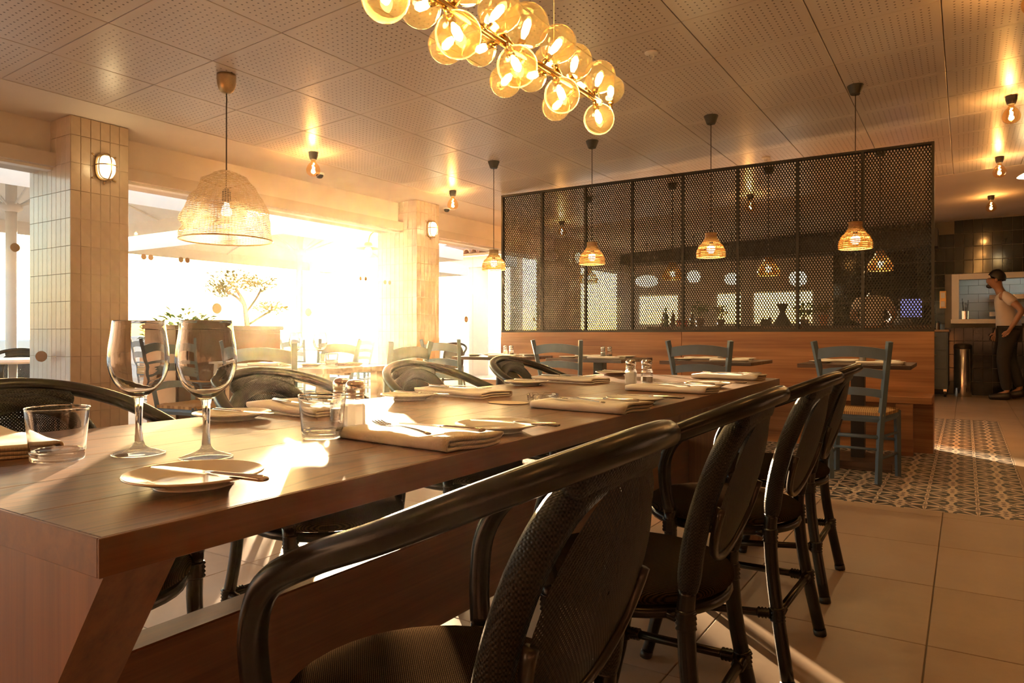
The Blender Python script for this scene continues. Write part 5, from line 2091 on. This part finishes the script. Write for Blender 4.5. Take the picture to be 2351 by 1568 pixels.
def waiter():
    t = thing('person', 'person in a white shirt and black trousers walking past the kitchen hatch', 'person', (0.50, 12.78, 0), 0)
    k = 1.125
    torso = [('pelvis', (0.04, 0, 0.96), 0.105, None), ('spine', (0.02, 0, 1.12), 0.10, 'pelvis'), ('chest', (-0.02, 0, 1.29), 0.115, 'spine'), ('nb', (-0.06, 0, 1.43), 0.07, 'chest')]
    head = [('neck', (-0.085, 0, 1.465), 0.066, 'nb'), ('head', (-0.108, 0, 1.545), 0.104, 'neck'), ('skull', (-0.098, 0, 1.625), 0.100, 'head'),
            ('jaw', (-0.160, 0, 1.50), 0.058, 'head'), ('nose', (-0.212, 0, 1.562), 0.020, 'head')]
    arms = []
    for s, kk, el, wr, ha in ((-1, 'n', (0.17, -0.27, 1.16), (0.07, -0.24, 0.97), (0.03, -0.235, 0.90)), (1, 'f', (0.02, 0.26, 1.12), (-0.08, 0.25, 0.92), (-0.10, 0.25, 0.85))):
        arms += [('sh' + kk, (-0.02, s * 0.175, 1.375), 0.062, 'chest'), ('el' + kk, el, 0.043, 'sh' + kk), ('wr' + kk, wr, 0.029, 'el' + kk), ('ha' + kk, ha, (0.036, 0.022), 'wr' + kk)]
        d = Vector(ha) - Vector(wr)
        arms += fingers('ha' + kk, wr, ha, d, (0.7, 0.1 * s, 0.2) if s < 0 else (0.7, 0.1, -0.2))
    legs = []
    for s, kk, kn, an, to in ((-1, 'n', (-0.03, -0.10, 0.52), (0.02, -0.10, 0.10), (-0.14, -0.10, 0.045)), (1, 'f', (0.05, 0.10, 0.53), (0.17, 0.10, 0.14), (0.03, 0.10, 0.045))):
        legs += [('hi' + kk, (0.04, s * 0.095, 0.88), 0.10, 'pelvis'), ('kn' + kk, kn, 0.062, 'hi' + kk), ('an' + kk, an, 0.036, 'kn' + kk), ('to' + kk, to, 0.020, 'an' + kk)]
    skin_mesh('body', torso + head + arms + legs, MAT['skin'], t, scale=k)
    sh_ = [('hem', (0.045, 0, 0.90), 0.158, None), ('pelvis', (0.04, 0, 0.98), 0.158, 'hem'), ('spine', (0.02, 0, 1.12), 0.15, 'pelvis'), ('chest', (-0.02, 0, 1.28), 0.165, 'spine'), ('nb', (-0.058, 0, 1.41), 0.09, 'chest')]
    for s, kk, el in ((-1, 'n', (0.17, -0.27, 1.16)), (1, 'f', (0.02, 0.26, 1.12))):
        a = Vector((-0.02, s * 0.175, 1.375))
        e = Vector(el)
        sh_ += [('sh' + kk, tuple(a), 0.080, 'chest'), ('sl' + kk, tuple(a.lerp(e, 0.62)), 0.068, 'sh' + kk)]
    skin_mesh('shirt', sh_, MAT['shirt'], t, scale=k)
    tr_ = [('pelvis', (0.04, 0, 0.95), 0.14, None)]
    for s, kk, kn, an in ((-1, 'n', (-0.03, -0.10, 0.52), (0.02, -0.10, 0.11)), (1, 'f', (0.05, 0.10, 0.53), (0.17, 0.10, 0.15))):
        tr_ += [('hi' + kk, (0.04, s * 0.095, 0.87), 0.117, 'pelvis'), ('kn' + kk, kn, 0.083, 'hi' + kk), ('an' + kk, an, 0.066, 'kn' + kk)]
    skin_mesh('trousers', tr_, MAT['trousers'], t, scale=k)
    for s, an, to in ((-1, (0.05, -0.10, 0.05), (-0.19, -0.10, 0.035)), (1, (0.20, 0.10, 0.08), (-0.03, 0.10, 0.035))):
        A_, T_ = Vector(an), Vector(to)
        skin_mesh('shoe', [('h', tuple(A_ + Vector((0.02, 0, 0.01))), 0.058, None), ('m', tuple(A_.lerp(T_, 0.5)), 0.054, 'h'), ('t', tuple(T_), 0.040, 'm')], MAT['shoe'], t, scale=k)
    # hair cap, ears, eyes, beard
    b_ = MB()
    c_ = Vector((-0.090, 0, 1.600)) * k
    vv, ff = [], []
    nu, nv = 20, 10
    for i in range(nv + 1):
        ph = PI * 0.62 * i / nv
        for j in range(nu):
            q = 2 * PI * j / nu
            lim = 1.0 if math.cos(q) > -0.2 else (0.60 if math.cos(q) < -0.6 else 0.78)
            p2 = ph * lim
            vv.append((c_.x + 0.116 * math.sin(p2) * math.cos(q), c_.y + 0.106 * math.sin(p2) * math.sin(q), c_.z + 0.124 * math.cos(p2) + 0.006 * math.sin(5 * q)))
    for i in range(nv):
        for j in range(nu):
            j2 = (j + 1) % nu
            ff.append((i * nu + j, i * nu + j2, (i + 1) * nu + j2, (i + 1) * nu + j))
    b_.add(vv, ff)
    h_ = b_.build('hair', MAT['hair'], t, True)
    so = h_.modifiers.new('thick', 'SOLIDIFY')
    so.thickness = 0.012
    for s in (-1, 1):
        b_ = MB()
        b_.ball((-0.10 * k, s * 0.086 * k, 1.565 * k), 0.022, 10, 8, 1.4)
        b_.build('ear', MAT['skin'], t, True)
        b_ = MB()
        b_.ball((-0.182 * k, s * 0.034 * k, 1.582 * k), 0.009, 8, 6)
        b_.build('eye', MAT['black_metal'], t, True)
    b_ = MB()
    b_.ball((-0.166 * k, 0, 1.494 * k), 0.050, 12, 8, 0.7)
    b_.build('beard', MAT['hair'], t, True)


waiter()


def cook():
    t = thing('person', 'person in a white top bending over the bar behind the screen', 'person', (-1.12, 11.22, 0), 0)
    k = 1.10
    torso = [('pelvis', (0, 0.0, 0.96), 0.105, None), ('spine', (0, 0.05, 1.12), 0.10, 'pelvis'), ('chest', (0, 0.14, 1.27), 0.115, 'spine'), ('nb', (0, 0.22, 1.34), 0.07, 'chest')]
    head = [('neck', (0, 0.27, 1.34), 0.055, 'nb'), ('head', (0, 0.34, 1.31), 0.085, 'neck'), ('skull', (0, 0.37, 1.36), 0.08, 'head'), ('jaw', (0, 0.40, 1.25), 0.04, 'head'), ('nose', (0, 0.435, 1.29), 0.015, 'head')]
    arms, legs = [], []
    for s, kk in ((-1, 'n'), (1, 'f')):
        arms += [('sh' + kk, (s * 0.18, 0.17, 1.31), 0.062, 'chest'), ('el' + kk, (s * 0.25, 0.22, 1.10), 0.043, 'sh' + kk), ('wr' + kk, (s * 0.18, 0.40, 1.06), 0.029, 'el' + kk), ('ha' + kk, (s * 0.16, 0.47, 1.05), (0.036, 0.02), 'wr' + kk)]
        arms += fingers('ha' + kk, (s * 0.18, 0.40, 1.06), (s * 0.16, 0.47, 1.05), (0, 1, -0.1), (1, 0, 0))
        legs += [('hi' + kk, (s * 0.095, 0, 0.88), 0.10, 'pelvis'), ('kn' + kk, (s * 0.10, 0.02, 0.5), 0.062, 'hi' + kk), ('an' + kk, (s * 0.10, -0.02, 0.1), 0.042, 'kn' + kk), ('to' + kk, (s * 0.11, 0.13, 0.045), 0.034, 'an' + kk)]
    skin_mesh('body', torso + head + arms + legs, MAT['skin'], t, scale=k)
    sh_ = [('pelvis', (0, 0.0, 0.92), 0.16, None), ('spine', (0, 0.05, 1.12), 0.16, 'pelvis'), ('chest', (0, 0.14, 1.27), 0.18, 'spine'), ('nb', (0, 0.215, 1.335), 0.088, 'chest')]
    for s, kk in ((-1, 'n'), (1, 'f')):
        sh_ += [('sh' + kk, (s * 0.18, 0.17, 1.31), 0.085, 'chest'), ('sl' + kk, (s * 0.23, 0.20, 1.17), 0.07, 'sh' + kk)]
    skin_mesh('shirt', sh_, MAT['shirt'], t, scale=k)
    tr_ = [('pelvis', (0, 0, 0.95), 0.14, None)]
    for s, kk in ((-1, 'n'), (1, 'f')):
        tr_ += [('hi' + kk, (s * 0.095, 0, 0.87), 0.117, 'pelvis'), ('kn' + kk, (s * 0.10, 0.02, 0.5), 0.083, 'hi' + kk), ('an' + kk, (s * 0.10, -0.02, 0.11), 0.066, 'kn' + kk)]
    skin_mesh('trousers', tr_, MAT['trousers'], t, scale=k)
    b_ = MB()
    b_.ball((0, 0.355 * k, 1.365 * k), 0.10, 16, 10, 0.95)
    b_.build('hair', MAT['hair'], t, True)


cook()


# ---------------------------------------------------------------- terrace outside
gr = structure('ground_terrace', 'pale stone terrace outside the windows')
mb = MB()
mb.box(-45, -6.1, -20, 50, -0.2, -0.03)
mb.box(-6.1, 12, 15.7, 50, -0.2, -0.03)
mb.build('paving', MAT['terrace'], gr)


def parasol(x, y, half, ze, za, label, fold=1.0):
    t = thing('parasol', label, 'parasol', (x, y, -0.03), group='white terrace parasols')
    b_ = MB()
    vv, ff = [], []
    n_ = 8
    ring = []
    for k in range(n_):
        q = PI / 4 * k
        r = half * (1 if k % 2 else 1.0) * (1.414 if k % 2 else 1.0)
        ring.append((r * math.cos(q), r * math.sin(q)))
    vv.append((0, 0, za))
    vv += [(px * 0.5, py * 0.5, ze + (za - ze) * 0.46) for px, py in ring]
    vv += [(px, py, ze) for px, py in ring]
    vv += [(px, py, ze - 0.18) for px, py in ring]
    for k in range(n_):
        k2 = (k + 1) % n_
        ff.append((0, 1 + k, 1 + k2))
        ff.append((1 + k, 9 + k, 9 + k2, 1 + k2))
        ff.append((9 + k, 17 + k, 17 + k2, 9 + k2))
    b_.add(vv, ff)
    c = b_.build('canopy', MAT['canvas'], t, fix=False)
    so_ = c.modifiers.new('thick', 'SOLIDIFY')
    so_.thickness = 0.006
    b_ = MB()
    b_.tube([(0, 0, 0), (0, 0, za + 0.05)], 0.055, 14)
    b_.build('pole', MAT['white'], t, True)
    for k in range(n_):
        px, py = ring[k]
        b_ = MB()
        b_.tube([(px * 0.02, py * 0.02, za - 0.03), (px * 0.98, py * 0.98, ze - 0.02)], 0.014, 6)
        b_.build('rib', MAT['white'], t)
        b_ = MB()
        b_.tube([(px * 0.03, py * 0.03, ze - 0.1), (px * 0.4, py * 0.4, ze + (za - ze) * 0.55 - 0.05)], 0.012, 6)
        b_.build('strut', MAT['white'], t)
    b_ = MB()
    b_.lathe([(0.06, ze - 0.16), (0.11, ze - 0.13), (0.11, ze - 0.08), (0.06, ze - 0.05)], 16)
    b_.build('runner', MAT['white'], t, True)
    b_ = MB()
    b_.bbox(-0.4, 0.4, -0.4, 0.4, 0, 0.07, 0.01)
    b_.build('base', MAT['white'], t)


parasol(-9.0, 3.7, 1.75, 2.52, 3.1, 'white terrace parasol with its pole beside the first column')
parasol(-9.6, 8.3, 2.0, 2.50, 3.15, 'white terrace parasol seen behind the gauze pendant')
parasol(-10.2, 11.4, 1.1, 2.45, 2.95, 'small white terrace parasol in front of the tiled roof')


def terrace_table(x, y, label):
    t = thing('terrace_table', label, 'table', (x, y, -0.03), group='white terrace tables')
    b_ = MB()
    b_.lathe([(0.001, 0.74), (0.40, 0.74), (0.41, 0.755), (0.40, 0.775), (0.001, 0.775)], 32)
    b_.build('tabletop', MAT['white'], t, 30)
    b_ = MB()
    b_.tube([(0, 0, 0.03), (0, 0, 0.74)], 0.035, 12)
    b_.build('pedestal', MAT['steel'], t, True)
    b_ = MB()
    b_.lathe([(0.001, 0), (0.26, 0), (0.26, 0.015), (0.04, 0.04), (0.001, 0.04)], 24)
    b_.build('foot', MAT['steel'], t, 30)


terrace_table(-7.15, 2.95, 'white round terrace table beside the parasol pole outside the first window')
terrace_table(-8.3, 5.6, 'white round terrace table outside the long window, window column side')
terrace_table(-8.6, 7.9, 'white round terrace table outside the long window, in the sun glare')
terrace_table(-8.4, 10.6, 'white round terrace table outside the window beside the screen')
for (x, y, rz, lb) in ((-6.95, 2.30, R(-70), 'black cane armchair on the terrace in front of the white table outside the first window'), (-7.8, 3.3, R(160), 'black cane armchair on the terrace beyond the white table outside the first window'),
                       (-7.8, 10.2, R(-40), 'black cane armchair on the terrace outside the window beside the screen')):
    dup(arm0, (x, y, -0.03), rz, lb, 'black armchairs on the terrace')
for (x, y, rz, lb) in ((-8.1, 3.9, R(150), 'blue ladder back chair on the terrace behind the parasol pole'), (-8.2, 4.95, R(0), 'blue ladder back chair on the terrace behind the sideboard'), (-8.9, 5.9, R(-60), 'blue ladder back chair beyond the terrace table behind the sideboard'),
                       (-8.2, 7.2, R(5), 'blue ladder back chair on the terrace left of the glare'), (-8.75, 8.75, R(170), 'blue ladder back chair beyond the terrace table in the glare'), (-7.9, 8.3, R(120), 'blue ladder back chair on the terrace beside the second column')):
    dup(lad0, (x, y, -0.03), rz, lb, 'blue chairs on the terrace')
pl_ = thing('planter_box', 'low terrace planter with a green shrub behind the wine glasses', 'planter', (-11.2, 7.2, -0.03))
b = MB()
b.bbox(-0.3, 0.3, -0.6, 0.6, 0, 0.6, 0.01)
b.build('box', MAT['bench_wood'], pl_)
b = MB()
leaves(b, (0, 0, 0.95), 0.62, 0.45, 500, 0.14, 11)
o = b.build('foliage', MAT['foliage'], pl_, fix=False)
o['kind'] = 'stuff'
tr_ = thing('small_tree', 'small wind bent tree beyond the terrace against the bright sky', 'tree', (-14.0, 10.6, -0.03))
b = MB()
trunk = spline([(0, 0, 0), (0.05, 0.02, 0.7), (-0.03, 0.0, 1.2), (0.02, -0.12, 1.7), (-0.05, -0.3, 2.05)], 4)
b.tube(trunk, [0.09 - 0.0035 * i for i in range(len(trunk))], 8)
for (p, q) in (((-0.03, 0, 1.2), (0.1, 0.55, 1.55)), ((0.02, -0.1, 1.65), (-0.1, -0.6, 2.0)), ((0.0, -0.05, 1.5), (0.15, 0.25, 2.05))):
    b.tube(spline([p, tuple((a + c) / 2 + 0.03 for a, c in zip(p, q)), q], 3), 0.03, 6)
b.build('trunk', MAT['bark'], tr_, True)
b = MB()
for k, (c, rx, rz) in enumerate((((-0.1, -0.35, 2.2), 0.5, 0.3), ((0.1, 0.55, 1.6), 0.36, 0.16), ((-0.1, -0.6, 2.0), 0.35, 0.2), ((0.15, 0.2, 2.15), 0.4, 0.22))):
    leaves(b, c, rx, rz, 300, 0.12, 20 + k)
o = b.build('crown', MAT['dry_foliage'], tr_, fix=False)
o['kind'] = 'stuff'
lw = structure('wall_terrace', 'low pale wall along the edge of the terrace')
mb = MB()
mb.bbox(-17.3, -17.0, -12, 30, -0.03, 0.85, 0.02)
mb.build('wall_body', MAT['white'], lw)

hb = thing('terrace_pavilion', 'open white pavilion with a terracotta tiled roof on round pillars', 'building', (-10.3, 16.2, -0.03))
b = MB()
b.box(-1.5, 0.9, 2.7, 2.9, 0, 0.75)
b.build('parapet', MAT['white'], hb)
b = MB()
b.box(-1.7, 1.2, -2.2, -1.7, 2.62, 2.88)
b.build('eave_beam', MAT['white'], hb)
b = MB()
b.tube([(0.25, -1.95, 0), (0.25, -1.95, 2.62)], 0.24, 24)
b.build('pillar', MAT['white'], hb, True)
b = MB()
b.tube([(-1.45, -1.95, 0), (-1.45, -1.95, 2.62)], 0.24, 24)
b.build('pillar', MAT['white'], hb, True)
for xx in (0.25, -1.45):
    b = MB()
    b.tube([(xx, 2.5, 0), (xx, 2.5, 4.0)], 0.2, 20)
    b.build('pillar', MAT['white'], hb, True)
b = MB()
b.add([(-1.8, -2.45, 2.92), (1.3, -2.45, 2.92), (1.3, 3.0, 4.2), (-1.8, 3.0, 4.2), (-1.8, -2.45, 2.86), (1.3, -2.45, 2.86), (1.3, 3.0, 4.14), (-1.8, 3.0, 4.14)], [(0, 1, 2, 3), (7, 6, 5, 4), (0, 4, 5, 1), (1, 5, 6, 2), (2, 6, 7, 3), (3, 7, 4, 0)])
rf = b.build('roof', MAT['terracotta'], hb)
b = MB()
n = 8
vv, ff = [], []
for i in range(2):
    y, z = (0, 0) if i == 0 else (5.45, 1.28)
    for k in range(n + 1):
        q = PI * k / n
        vv.append((0.1 * math.cos(q), y, z + 0.1 * math.sin(q)))
    for k in range(n + 1):
        q = PI * (n - k) / n
        vv.append((0.08 * math.cos(q), y, z + 0.08 * math.sin(q)))
m_ = 2 * (n + 1)
for k in range(m_):
    ff.append((k, (k + 1) % m_, m_ + (k + 1) % m_, m_ + k))
for k in range(n):
    ff.append((k, k + 1, m_ - 2 - k, m_ - 1 - k))
b.add(vv, ff)
pt_me = b.mesh('roof_tile', MAT['terracotta'])
for k in range(14):
    link('roof_tile', pt_me, rf, (-1.7 + 0.22 * k, -2.5, 2.93))

gn = thing('gooseneck_lamp', 'gooseneck dish lamp on the outer face of the second column', 'lamp', (-6.03, 6.55, 2.2))
b = MB()
b.tube(spline([(0, 0, 0.02), (-0.10, -0.02, 0.05), (-0.2, -0.04, 0.0), (-0.23, -0.05, -0.10)], 5), 0.009, 8)
b.build('arm', MAT['brass'], gn, True)
b = MB()
b.lathe([(0.001, 0), (0.04, 0), (0.04, 0.01), (0.001, 0.012)], 14)
o = b.build('wall_plate', MAT['brass'], gn)
o.rotation_euler = (0, R(-90), 0)
o.location = (0, 0, 0.02)
b = MB()
b.lathe(prof_spline([(0.02, -0.09), (0.045, -0.10), (0.055, -0.13), (0.075, -0.145), (0.14, -0.165), (0.145, -0.172), (0.07, -0.155)], 3), 24, (-0.23, -0.05, 0))
b.build('dish_shade', MAT['brass'], gn, True)
b = MB()
b.ball((-0.23, -0.05, -0.21), 0.05, 14, 10, 1.3)
b.build('bulb', MAT['opal'], gn, True)

# ---------------------------------------------------------------- haze volume added to imitate the bloom and veil around the sun
hz = bpy.data.materials.new('added_sun_glow_haze')
hz.use_nodes = True
hn = hz.node_tree
hn.nodes.clear()
h_out = hn.nodes.new('ShaderNodeOutputMaterial')
h_vol = hn.nodes.new('ShaderNodeVolumeScatter')
h_vol.inputs['Color'].default_value = (1.0, 0.82, 0.56, 1)
h_vol.inputs['Density'].default_value = 0.00068
h_vol.inputs['Anisotropy'].default_value = 0.89
hn.links.new(h_vol.outputs[0], h_out.inputs['Volume'])
mb = MB()
mb.box(-5.69, 2.99, -1.99, 13.39, 0.002, 2.50)
tag(mb.build('haze', hz), 'thin golden haze added in the room air for the glow around the sun', 'haze', kind='structure')
